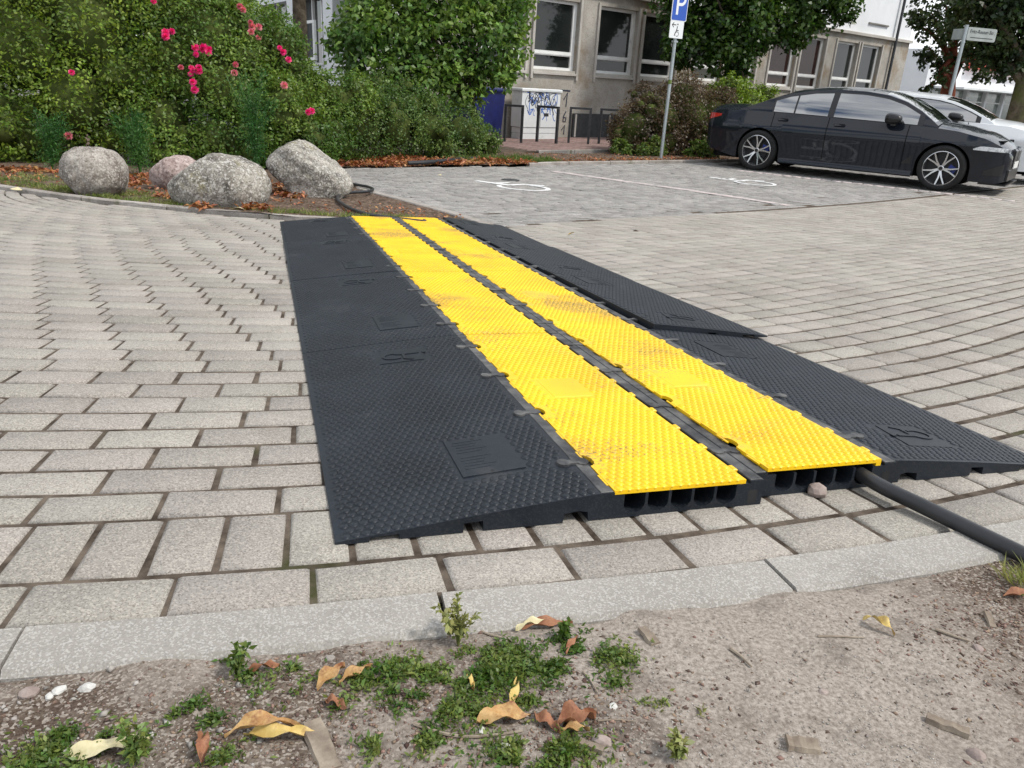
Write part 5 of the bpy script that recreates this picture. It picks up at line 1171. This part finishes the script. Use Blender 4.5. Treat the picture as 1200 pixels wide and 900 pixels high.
        patch('bumper_intake', xf - .30, xf - .06, lambda x: .30, lambda x: I(x, [xf - .3, xf - .06], [.36, .47]), M['car_black'], .003)
        patch('fender_vent', wb - ra - .20, wb - ra - .06, lambda x: I(x, [wb - ra - .2, wb - ra - .06], [.36, .37]), lambda x: I(x, [wb - ra - .2, wb - ra - .06], [.375, .50]), M['car_black'], .002)
    # front
    q = MB()
    for s in (-1, 1):
        q.box(xf - .06, xf + .018, s * .18 - .155, s * .18 + .155, .50, .69, c=.03)
    q.build('grille', M['car_black'], t); q = MB(); q.box(xf - .1, xf + .012, -.55, .55, .22, .40, c=.02); q.build('lower_grille', M['car_black'], t)
    q = MB(); q.box(xf + .012, xf + .026, -.26, .26, .40, .50); q.build('number_plate', M['plate_white'], t)
    q = MB(); q.box(xf - .35, xf + .03, -.70, .70, .155, .175); q.build('splitter', M['car_black'], t)
    wm = make_wheel(rad, .245)
    for x in (-wb, wb):
        for s in (-1, 1):
            wh = link('wheel', None, None, t, None, Matrix.Translation((x, s * (S['w'] - .125), rad)) @ Matrix.Rotation(0 if s < 0 else math.pi, 4, 'Z') @ Matrix.Rotation(R_(S['spin'] + 20 * (x > 0)), 4, 'Y'))
            for nm, me in wm: link(nm, me, None, wh)
    return t
SED = dict(x0=-2.57, x1=2.36, w=.934, rad=.345, bz=.95, tumble=1.0,
    plan=([-2.57, -2.54, -2.45, -2.2, -1.8, -.8, 0, 1.3, 1.75, 2.0, 2.18, 2.28, 2.34, 2.36], [.70, .78, .86, .93, .975, 1, 1, 1, .975, .93, .85, .75, .64, .55]),
    sill=([-2.57, -2.4, -1.95, 0, 1.9, 2.25, 2.36], [.42, .30, .21, .20, .19, .18, .22]),
    belt=([-2.57, -2.50, -2.3, -1.6, -.8, 0, .8, 1.2, 1.6, 2.0, 2.2, 2.3, 2.36], [.86, .95, .985, 1.0, .985, .965, .945, .935, .90, .82, .73, .66, .56]),
    deck=([-2.57, -2.50, -2.42, -2.2, -1.8, 1.1, 1.3, 1.6, 2.0, 2.2, 2.3, 2.36], [.90, 1.075, 1.09, 1.10, 1.10, 1.03, 1.02, .985, .90, .80, .72, .62]),
    rail=([-1.95, -1.7, -1.45, -1.1, -.7, -.3, .1, .45, .75, 1.0, 1.2, 1.3], [1.02, 1.10, 1.20, 1.315, 1.385, 1.41, 1.405, 1.365, 1.28, 1.16, 1.03, .96]),
    roof=([-1.95, -1.7, -1.45, -1.1, -.7, -.3, .1, .45, .75, 1.0, 1.2, 1.3], [1.08, 1.165, 1.27, 1.39, 1.455, 1.475, 1.47, 1.43, 1.34, 1.215, 1.085, 1.02]),
    wind=(.42, 1.22), rear=(-1.88, -1.12), dlo=(-1.36, 1.08), panes=(-1.33, -.98, -.95, -.40, -.30, 1.0), doors=(.90, -.35, -1.30), handles=(-.16, -1.12), mirror=(.66, 1.0),
    head=(1.86, 2.33, .60, .64, .70), tail=(-2.55, -2.28, .80, .90), hcol=True, mircol=M['car_black'], spin=8)
CA, CB = gp(883, 199), gp(1100, 223.5); cd = (CB - CA)[:2]; cd /= np.linalg.norm(cd); side_n = np.array([cd[1], -cd[0]])   # right-hand side of the car faces the camera
cm = (CA[:2] + CB[:2]) / 2 - side_n * .80; crz = math.atan2(cd[1], cd[0])
build_car('parked_car', 'dark grey metallic saloon car parked in the first bay, nearest the camera', (cm[0], cm[1], .0), crz, M['car_dark'], SED, 'parked cars')
SUV = dict(SED); SUV.update(x0=-2.2, x1=2.3, bz=1.0, w=.93, tumble=.9,
    plan=([-2.2, -2.15, -2.0, -1.7, -.8, 0, 1.3, 1.75, 2.0, 2.15, 2.25, 2.3], [.72, .82, .92, .97, 1, 1, 1, .975, .93, .85, .72, .60]),
    sill=([-2.2, -2.0, -1.7, 0, 1.9, 2.2, 2.3], [.45, .32, .24, .23, .23, .24, .28]),
    belt=([-2.2, -2.1, -1.6, -.8, 0, .8, 1.2, 1.6, 2.0, 2.2, 2.3], [.95, 1.04, 1.06, 1.04, 1.02, 1.0, .99, .965, .89, .78, .66]),
    deck=([-2.2, -2.1, -1.8, 1.1, 1.3, 1.6, 2.0, 2.2, 2.3], [1.0, 1.1, 1.12, 1.09, 1.08, 1.05, .97, .86, .72]),
    rail=([-2.15, -1.95, -1.7, -1.3, -.7, -.1, .3, .6, .9, 1.15, 1.32], [1.07, 1.21, 1.31, 1.385, 1.42, 1.415, 1.39, 1.33, 1.22, 1.105, 1.0]),
    roof=([-2.15, -1.95, -1.7, -1.3, -.7, -.1, .3, .6, .9, 1.15, 1.32], [1.13, 1.27, 1.38, 1.455, 1.485, 1.48, 1.455, 1.39, 1.28, 1.155, 1.05]),
    wind=(.42, 1.24), rear=(-2.08, -1.6), dlo=(-1.75, 1.1), panes=(-1.7, -1.15, -1.08, -.36, -.26, 1.02), doors=(.92, -.31, -1.2), handles=(-.12, -1.02), mirror=(.70, 1.05), head=(1.8, 2.25, .70, .74, .82), tail=(-2.18, -1.9, .9, 1.0), hcol=True, mircol=M['car_black'])
c2 = cm - side_n * 2.85 + cd * .36
build_car('parked_car', 'white car parked in the second bay, half hidden behind the dark saloon', (c2[0], c2[1], .0), crz, M['car_white'], SUV, 'parked cars')

# ================================================================== painted markings
def mark_stroke(mb, pts, wd, o, ax, h=.004):
    ax = np.array(ax); ay = np.array([-ax[1], ax[0]])
    def zfn(x, y): return zf(x, y) + .0015
    flat_stroke(mb, [tuple(o + ax * p[0] + ay * p[1]) for p in pts], wd, zfn, h)
def wheelchair(label, A, B):
    A, B = A[:2], B[:2]; L_ = np.linalg.norm(B - A); ax = (A - B) / L_; o = (A + B) / 2; k = L_ / 1.1   # +x = towards the head
    mb = MB(); P = lambda l: [(a * k, b * k) for a, b in l]
    mark_stroke(mb, P([(.52, .06), (.36, .05), (.33, .07)]), .085 * k, o, ax)
    mark_stroke(mb, P([(.34, .05), (.02, .02)]), .10 * k, o, ax)
    mark_stroke(mb, P([(.24, .04), (.22, -.20)]), .06 * k, o, ax)
    mark_stroke(mb, P([(.03, .0), (.01, -.24), (-.20, -.36)]), .08 * k, o, ax)
    mark_stroke(mb, P([(-.22 + .30 * math.cos(a), .04 + .27 * math.sin(a)) for a in np.linspace(.45, 5.1, 22)]), .055 * k, o, ax)
    tag(mb.build('wheelchair_symbol', M['line_white'], None, kind='thing'), label, 'road marking', 'wheelchair symbols on the car park')
wheelchair('white painted wheelchair symbol on the car park nearer the boulders', gp(560, 211.5), gp(642, 223.5))
wheelchair('white painted wheelchair symbol on the car park beside the dark car', gp(832, 207.5), gp(910, 217.5))
def bay_line(label, pxs, wd):
    mb = MB(); P = [gp(*p)[:2] for p in pxs]; Q = []
    for a, b in zip(P, P[1:]): Q += [a + (b - a) * k / 8 for k in range(8)]
    mark_stroke(mb, [tuple(q) for q in Q + [P[-1]]], wd, np.zeros(2), (1, 0)); tag(mb.build('bay_line', M['line_old'], None), label, 'road marking', 'bay lines')
bay_line('worn pinkish bay line between the two wheelchair symbols', [(648, 201), (720, 211), (800, 222), (870, 232.5), (925, 241)], .15)
def sett_row(label, pxs):
    P = [gp(*p)[:2] for p in pxs]; t = thing('sett_line', label, 'road marking', (P[0][0], P[0][1], 0), 0, 'bay lines'); d = P[1] - P[0]; n = int(np.linalg.norm(d) / .16); mb = MB(); rg = random.Random(6)
    hd = math.atan2(d[1], d[0]); V, F = brick_template(.15, .11, c=.008); m_ = npmesh('sett', V, F); m_.materials.append(M['line_old'])
    for k in range(n):
        p = P[0] + d * (k + .5) / n; A = frame(p[0], p[1], hd, rg); A[2][3] += .008; A = Matrix.Translation((-P[0][0], -P[0][1], 0)) @ A; link('sett', m_, None, t, None, A)
sett_row('row of light setts under the dark car marking its bay', [(862, 199.5), (1190, 236)])

# ================================================================== foreground litter on the verge
def zs1(x, y): return float(zsoil(np.array([x]), np.array([y]))[0])
def sg(px, py, dz=0.):
    P = gp(px, py); return np.array([P[0], P[1], zs1(P[0], P[1]) + dz])
def fallen_leaf(label, a, b, wid, material, lift=.006, arch=.012, curl=.25, sd=0, tip=.0, wave=.004):
    A, B = sg(*a), sg(*b); rg = random.Random(sd); d = B - A; d[2] = 0; L_ = np.linalg.norm(d); u = d / L_; v = np.array([-u[1], u[0], 0]); mid = (A + B) / 2
    nu, nv = 14, 6; V = []; ph = rg.uniform(0, 6)
    for i in range(nu + 1):
        t = i / nu; w = .74 * wid * max(.04, math.sin(math.pi * min(1, t ** .85 * .98 + .02)) ** .8) * (1 + .10 * math.sin(t * 23 + ph) + .06 * math.sin(t * 41 + ph)) * .5
        h = lift * .6 + arch * .5 * math.sin(math.pi * t) + tip * t * t; off = .06 * L_ * math.sin(t * 3.0 + ph)
        for j in range(nv + 1):
            q = -1 + 2 * j / nv; z = h + abs(q) ** 1.6 * w * curl * 1.3 + wave * math.sin(t * 11 + q * 2 + ph)
            p = A + u * L_ * t + v * (w * q + off * .5); p[2] = A[2] * (1 - t) + B[2] * t + max(z, .001); V.append(tuple(p - mid))
    F = [(i * (nv + 1) + j, (i + 1) * (nv + 1) + j, (i + 1) * (nv + 1) + j + 1, i * (nv + 1) + j + 1) for i in range(nu) for j in range(nv)]
    o = link('fallen_leaf', npmesh('fallen_leaf', V, F, True), material); o.location = mid; return tag(o, label, 'leaf', 'fallen leaves on the verge')
fl = fallen_leaf
fl('rust-orange leaf lying on the edge of the kerb', (612, 736), (671, 727), .022, M['leaf_dry_red'], arch=.010, sd=1)
fl('small pale yellow leaf tucked under the rust-orange leaf at the kerb', (604, 737), (640, 729), .014, M['leaf_pale'], sd=2, lift=.010)
fl('short orange-tan leaf left of the moss patch, upper of the pair', (372, 812), (404, 790), .026, M['leaf_dry'], arch=.02, sd=3, tip=.01)
fl('orange-tan leaf left of the moss patch, right of the pair', (398, 806), (436, 787), .018, M['leaf_dry'], arch=.012, sd=4)
fl('small rust leaf below the orange-tan pair', (382, 822), (406, 836), .016, M['leaf_dry_red'], sd=5)
fl('large orange-tan leaf in front of the moss patch', (558, 851), (622, 845), .034, M['leaf_dry'], arch=.012, sd=6, curl=.4)
fl('narrow pale tan leaf standing among the moss', (601, 833), (604, 797), .014, M['leaf_yellow'], arch=.006, sd=7)
fl('curled orange leaf above the long yellow leaf at bottom left', (264, 872), (352, 851), .024, M['leaf_dry'], arch=.030, sd=8, curl=.5)
fl('long yellow leaf with pointed tip beside the grey wood piece', (286, 868), (372, 862), .024, M['leaf_yellow'], arch=.014, sd=9, curl=.35)
fl('long pale cream leaf near the bottom left corner', (70, 889), (176, 871), .030, M['leaf_pale'], arch=.008, sd=10)
fl('upright curled brown leaf below the curled orange leaf', (240, 905), (237, 866), .018, M['leaf_dry_red'], arch=.02, sd=11, curl=.6)
fl('dark red-brown leaf right of the large orange-tan leaf', (626, 840), (656, 864), .022, M['leaf_dry_red'], sd=12, arch=.006)
fl('crumpled rust-coloured leaf beside the dark red-brown leaf', (652, 858), (697, 845), .034, M['leaf_dry_red'], arch=.016, sd=13, curl=.5, wave=.007)
fl('small tan leaf at the foot of the crumpled rust-coloured leaf', (655, 866), (690, 862), .014, M['leaf_dry'], sd=14)
fl('curved yellow leaf alone on the sandy soil at right', (1010, 730), (1046, 752), .017, M['leaf_yellow'], arch=.022, sd=15, curl=.5)
fl('orange leaf at the right edge beside the dry grass tuft', (1176, 700), (1215, 694), .02, M['leaf_dry_red'], sd=16)
fl('small tan leaf flat on the moss patch', (548, 795), (556, 812), .010, M['leaf_yellow'], sd=17)
fl('thin grey-brown leaf right of the moss patch', (664, 768), (676, 745), .010, M['leaf_dry_red'], sd=18, arch=.01)
fl('small orange leaf close to the kerb at left', (290, 785), (328, 782), .012, M['leaf_dry_red'], sd=19)
# wood pieces
def wood(label, a, b, wid, th, sd, mt='wood'):
    A, B = sg(*a), sg(*b); d = B - A; L_ = np.linalg.norm(d); ang = math.atan2(d[1], d[0]); mid = (A + B) / 2; rg = random.Random(sd); mb = MB(); V = []
    for t in np.linspace(-.5, .5, 6):
        w = wid * rg.uniform(.85, 1.1) / 2; h = th * rg.uniform(.8, 1.2); V += [(t * L_, -w, .001), (t * L_, w, .001), (t * L_, w * .85, h), (t * L_, -w * .8, h)]
    mb.add(V, [(0, 1, 2, 3), (20, 21, 22, 23)] + [(4 * i + j, 4 * i + (j + 1) % 4, 4 * i + 4 + (j + 1) % 4, 4 * i + 4 + j) for i in range(5) for j in range(4)])
    o = mb.build('wood_chip', M[mt]); o.location = mid; o.rotation_euler = (0, 0, ang); return tag(o, label, 'wood chip', 'wood chips on the verge')
wood('grey weathered wood piece at the tip of the long yellow leaf', (366, 852), (388, 905), .026, .006, 1)
wood('short grey wood chip at the bottom on the sandy soil', (920, 877), (958, 882), .020, .007, 2)
wood('thin brown wood chip right of the short grey one', (1084, 846), (1134, 864), .014, .008, 3)
wood('bark sliver lying by the kerb right of the moss patch', (752, 738), (768, 756), .016, .006, 4)
wood('small wood splinter in the dark mulch at right', (1155, 722), (1163, 738), .010, .005, 5)
wood('grey wood splinter below the dark red-brown leaf', (678, 878), (706, 888), .010, .006, 6)
def twig(label, pts, r, sd):
    P = [sg(*p, r * 1.2) for p in pts]; mb = MB(); q = spline(P, 5); o0 = P[0]; mb.tube([x - o0 for x in q], np.linspace(r, r * .55, len(q)), 6)
    o = mb.build('twig', M['wood'], None, True); o.location = o0; tag(o, label, 'twig', 'twigs on the verge')
twig('long thin twig under the moss patch', [(485, 858), (515, 868), (545, 873), (580, 868), (612, 862)], .0024, 1)
twig('twig leaning at the kerb beside the small weed', [(555, 731), (570, 739), (590, 747)], .0022, 2)
twig('thin twig right of the narrow pale tan leaf', [(683, 790), (692, 800), (700, 815)], .0018, 3)
twig('dark thin stick on the sandy soil', [(855, 763), (868, 773), (880, 785)], .0026, 4)
twig('dark straight twig left of the curved yellow leaf', [(958, 748), (985, 750), (1012, 753)], .0018, 5)
twig('thin dark stem beside the crumpled rust-coloured leaf', [(700, 850), (725, 850), (745, 852)], .0012, 6)
twig('pale twig in the mulch right of the sandy soil', [(1095, 740), (1115, 748), (1135, 755)], .0024, 7)
for i, (px, py, r, mt, lab) in enumerate(((103, 804, .010, 'pebble_white', 'white pebble, largest of the three near the kerb at left'), (69, 806, .008, 'pebble_white', 'white angular pebble left of the largest white pebble'), (57, 812, .006, 'pebble_white', 'small white pebble farthest left near the kerb'), (590, 886, .009, 'pebble_white', 'white pebble below the large orange-tan leaf'), (718, 832, .006, 'pebble_white', 'small white pebble at the right end of the moss patch'), (565, 862, .006, 'pebble_white', 'small white pebble just left of the long thin twig end'), (705, 876, .011, 'pebble_brown', 'dark grey pebble at the lower right of the moss patch'), (387, 770, .007, 'pebble', 'pale pebble at the kerb above the orange-tan pair'), (134, 772, .0, '', ''), (964, 815, .007, 'pebble_brown', 'reddish pebble on the sandy soil'), (33, 808, .012, 'pebble_brown', 'dark pebble at the kerb in the left corner'), (1146, 763, .009, 'pebble_brown', 'dark brown pebble in the mulch at right'), (1145, 888, .010, 'pebble_brown', 'dark blue-grey stone at the bottom right corner'))):
    if r: pebble('pebble', lab, sg(px, py, -.002), r, M[mt], 60 + i, (1, .8, .55), 'pebble', 2, i, 'pebbles on the verge')
# crumbs, grit and mulch bits
def grit(name, label, n, px0, px1, py0, py1, s0, s1, material, sd, dens=None, flat=.5, kind_cat='gravel', longf=1.0):
    rg = np.random.default_rng(sd); k = n * 14; a = np.radians(rg.uniform(-86, -53, k)); r = RK + np.interp(np.degrees(a), [-73, -64], [0, .06]) + np.sqrt(rg.uniform(.0075, .62, k)); G = np.column_stack([CC[0] + r * np.cos(a), CC[1] + r * np.sin(a)])
    z = zsoil(G[:, 0], G[:, 1]); u, v, dep = topx(np.column_stack([G, z])); ok = (u > px0) & (u < px1) & (v > py0) & (v < py1) & (dep > .2)
    if dens is not None: ok &= rg.random(k) < np.array([dens(x, y) for x, y in zip(u, v)])
    G, z = G[ok][:n], z[ok][:n]; k = len(G)
    O = np.array([(1, 0, 0), (-1, 0, 0), (0, 1, 0), (0, -1, 0), (0, 0, 1), (0, 0, -1)], float); Fc = np.array([(0, 2, 4), (2, 1, 4), (1, 3, 4), (3, 0, 4), (2, 0, 5), (1, 2, 5), (3, 1, 5), (0, 3, 5)])
    s = np.exp(rg.uniform(np.log(s0), np.log(s1), k)); V = O[None] * (1 + .5 * rg.uniform(-1, 1, (k, 6, 1))) * s[:, None, None]; V[:, :, 2] *= flat; V[:, :, 0] *= longf
    a = rg.uniform(0, 6.28, k); c, sn = np.cos(a)[:, None], np.sin(a)[:, None]; x = V[:, :, 0] * c - V[:, :, 1] * sn; y = V[:, :, 0] * sn + V[:, :, 1] * c; tl = rg.normal(0, .3, (k, 1)); V = np.stack([x, y, V[:, :, 2] + x * tl], 2)
    V += np.column_stack([G[:, :2], z + s * flat * .4])[:, None, :]
    F = (Fc[None] + (np.arange(k) * 6)[:, None, None]).reshape(-1, 3)
    o = link(name, npmesh(name, V.reshape(-1, 3), F), material, None, 'stuff'); tag(o, label, kind_cat)
def mulchy(px, py):
    if not (-300 < px < 1500 and 500 < py < 1300): return 0.
    a = math.exp(-((px - 1190) / 110) ** 2 - ((py - 700) / 90) ** 2); b = math.exp(-((px - 430) / 300) ** 2 - ((py - 830) / 80) ** 2) * .8; c = math.exp(-((px - 690) / 60) ** 2 - ((py - 850) / 40) ** 2) * .8; return min(1, .012 + a + b + c)
grit('mulch_bits', 'dark brown mulch crumbs scattered over the verge', 9000, -60, 1260, 640, 960, .0008, .0032, M['crumb'], 11, mulchy, .5, 'mulch', 1.6)
grit('grit', 'fine pale grit and tiny stones on the verge soil', 5000, -60, 1260, 640, 960, .0006, .0018, M['pebble'], 12, lambda a, b: .25 + .75 * (a > 560) * (a < 1100) + .5 * (a < 220), .6)
grit('gravel', 'small stones along the kerb in the left corner', 420, -60, 330, 760, 960, .002, .006, M['pebble'], 13, None, .6)
# joint litter: moss and dirt crumbs in the paving joints by the ramp
# moss and low green cover
def moss(name, label, spots, n, sd, material, ls=.0088, lw=.0040, hz=.007):
    rg = np.random.default_rng(sd); P = []
    for px, py, r in spots:
        c = gp(px, py); k = int(n * (r / .05) ** 2); a = rg.uniform(0, 6.28, k); q = np.abs(rg.normal(0, .55, k)) * r; P.append(np.column_stack([c[0] + np.cos(a) * q, c[1] + np.sin(a) * q]))
    P = np.vstack(P); dd = np.hypot(P[:, 0] - CC[0], P[:, 1] - CC[1]) - RK; P = P[dd > .10]
    cl = ptree(np.column_stack([P, 0 * P[:, 0]]), 45, 9); P = P[cl > -.2]; m = len(P); B = np.column_stack([P, zsoil(P[:, 0], P[:, 1]) + rg.random(m) ** 2 * hz])
    T = rg.normal(size=(m, 3)); T[:, 2] = np.abs(T[:, 2]) * .6 + .12; Nn = rg.normal(size=(m, 3)) * .6 + np.array([0, 0, .8])
    o = link(name, leaf_mesh(name, B, Nn, rg.uniform(ls * .5, ls * 1.2, m), rg.uniform(lw * .6, lw * 1.2, m), rg, T=T), material, None, 'stuff'); return tag(o, label, 'ground cover')
moss('ground_cover', 'low green mossy weeds in the middle of the verge', [(490, 790, .045), (530, 800, .05), (570, 790, .05), (610, 785, .05), (650, 785, .045), (560, 765, .03), (600, 765, .035), (690, 765, .035), (725, 770, .035), (660, 755, .03), (470, 820, .04), (520, 835, .045), (455, 790, .03), (425, 800, .03), (630, 885, .04), (665, 890, .05), (600, 895, .05), (500, 880, .03), (440, 878, .025), (720, 800, .02), (620, 820, .03), (690, 745, .025), (560, 840, .03)], 1150, 501, M['leaf_weed'])
moss('ground_cover', 'patchy green weeds left of the mossy middle of the verge', [(340, 800, .035), (320, 815, .03), (290, 790, .025), (270, 770, .02), (345, 780, .02), (380, 800, .02), (230, 830, .02), (205, 840, .02), (250, 850, .025), (300, 870, .02), (400, 830, .02), (260, 895, .03)], 620, 502, M['leaf_weed'])
moss('ground_cover', 'green weeds in the bottom left corner of the verge', [(60, 880, .035), (90, 870, .035), (120, 862, .03), (35, 895, .04), (150, 880, .025), (100, 895, .035), (70, 860, .02), (165, 870, .02)], 780, 503, M['leaf_weed'])
moss('ground_cover', 'small yellow-green weed patch on the sandy soil', [(775, 828, .022), (800, 832, .018), (755, 825, .015), (785, 885, .012), (820, 840, .01)], 330, 504, M['leaf_grass'])
def weed(label, px, py, h, sd, n=5, material='leaf_grass', spread=.35):
    b = sg(px, py); rg = np.random.default_rng(sd); t = thing('weed', label, 'weed', b, 0, 'small weeds on the verge'); mb = MB(); P, T = [], []
    for k in range(n):
        a = rg.uniform(0, 6.28); e = np.array([math.cos(a) * h * spread * rg.uniform(.3, 1.4), math.sin(a) * h * spread * rg.uniform(.3, 1.4), h * rg.uniform(.6, 1.05)]); q = spline([np.zeros(3), e * np.array([.3, .3, .55]), e], 6); mb.tube(q, np.linspace(.0013, .0006, len(q)), 5)
        for i in range(4, len(q)):
            for _ in range(3): P.append(q[i] + rg.normal(size=3) * .0012); T.append(rg.normal(size=3) + e / h * .6)
    mb.build('stem', M[material], t); P = np.array(P); T = np.array(T)
    me = leaf_mesh('leaves', P, rg.normal(size=P.shape) * .5 + np.array([0, 0, .8]), rg.uniform(.006, .014, len(P)), .006, rg, T=T); link('leaves', me, M[material], t)
weed('small branching weed growing at the kerb joint', 537, 752, .062, 1, 7)
weed('tiny green weed at the kerb left of the moss patch', 277, 790, .045, 2, 5, 'leaf_weed')
weed('tiny weed behind the small white pebble', 660, 748, .03, 3, 4, 'leaf_weed')
weed('little green weed over the long pale cream leaf', 158, 893, .045, 4, 5, 'leaf_weed')
weed('tiny weed at the bottom on the sandy soil', 790, 893, .03, 5, 4)
# dry grass tuft by the cable
def tuft(label, px, py, n, h, sd):
    b = sg(px, py); rg = np.random.default_rng(sd); d = rg.normal(size=(n, 3)) * .55; d[:, 2] = np.abs(d[:, 2]) + .7; d[:, 0] -= .25; d /= np.linalg.norm(d, axis=1)[:, None]; B = rg.normal(size=(n, 3)) * np.array([.012, .012, 0])
    me = leaf_mesh('grass_tuft', B, np.cross(d, rg.normal(size=(n, 3))), rg.uniform(h * .5, h, n), .0028, rg, T=d, droop=.3); o = link('grass_tuft', me, M['leaf_grass']); o.location = b; tag(o, label, 'grass tuft')
tuft('dry yellowish grass tuft beside the thick black cable', 1194, 684, 55, .065, 7)
# a few leaves and specks on paving and ramp
def small_leaf(label, px, py, s, material, sd, dz=.004):
    rg = np.random.default_rng(sd); P = gp(px, py); a = rg.uniform(0, 6.28); me = leaf_mesh('fallen_leaf', np.zeros((1, 3)), np.array([[rg.normal() * .2, rg.normal() * .2, 1.]]), s, s * .45, rg, T=np.array([[math.cos(a), math.sin(a), .1]])); o = link('fallen_leaf', me, material); o.location = (P[0], P[1], P[2] + dz); tag(o, label, 'leaf', 'small leaves on the paving')
small_leaf('small cream leaf on the edging kerb before the wide boulder', 288, 252, .10, M['leaf_pale'], 1, .04)
small_leaf('orange leaf at the far right corner of the crossing', 570, 266, .12, M['leaf_autumn'], 2, .02)
small_leaf('small pale leaf on the paving right of the far crossing end', 665, 276, .07, M['leaf_yellow'], 3)
small_leaf('tiny tan leaf on the paving in the middle of the street', 741, 271, .06, M['leaf_dry_red'], 4)
small_leaf('white scrap on the car park left of the wheelchair symbol', 514, 205, .12, M['leaf_pale'], 5)
small_leaf('pale leaf near the left end of the edging kerb', 28, 226, .10, M['leaf_pale'], 6, .02)
# manhole by the wheelchair symbol
mp = gp(598, 211); mb = MB(); mb.lathe([(.001, .006), (.12, .006), (.125, .0)], 24); o = mb.build('manhole_cover', M['dark_metal']); o.location = (mp[0], mp[1], zf(mp[0], mp[1])); tag(o, 'small dark round manhole cover beside the nearer wheelchair symbol', 'manhole cover')
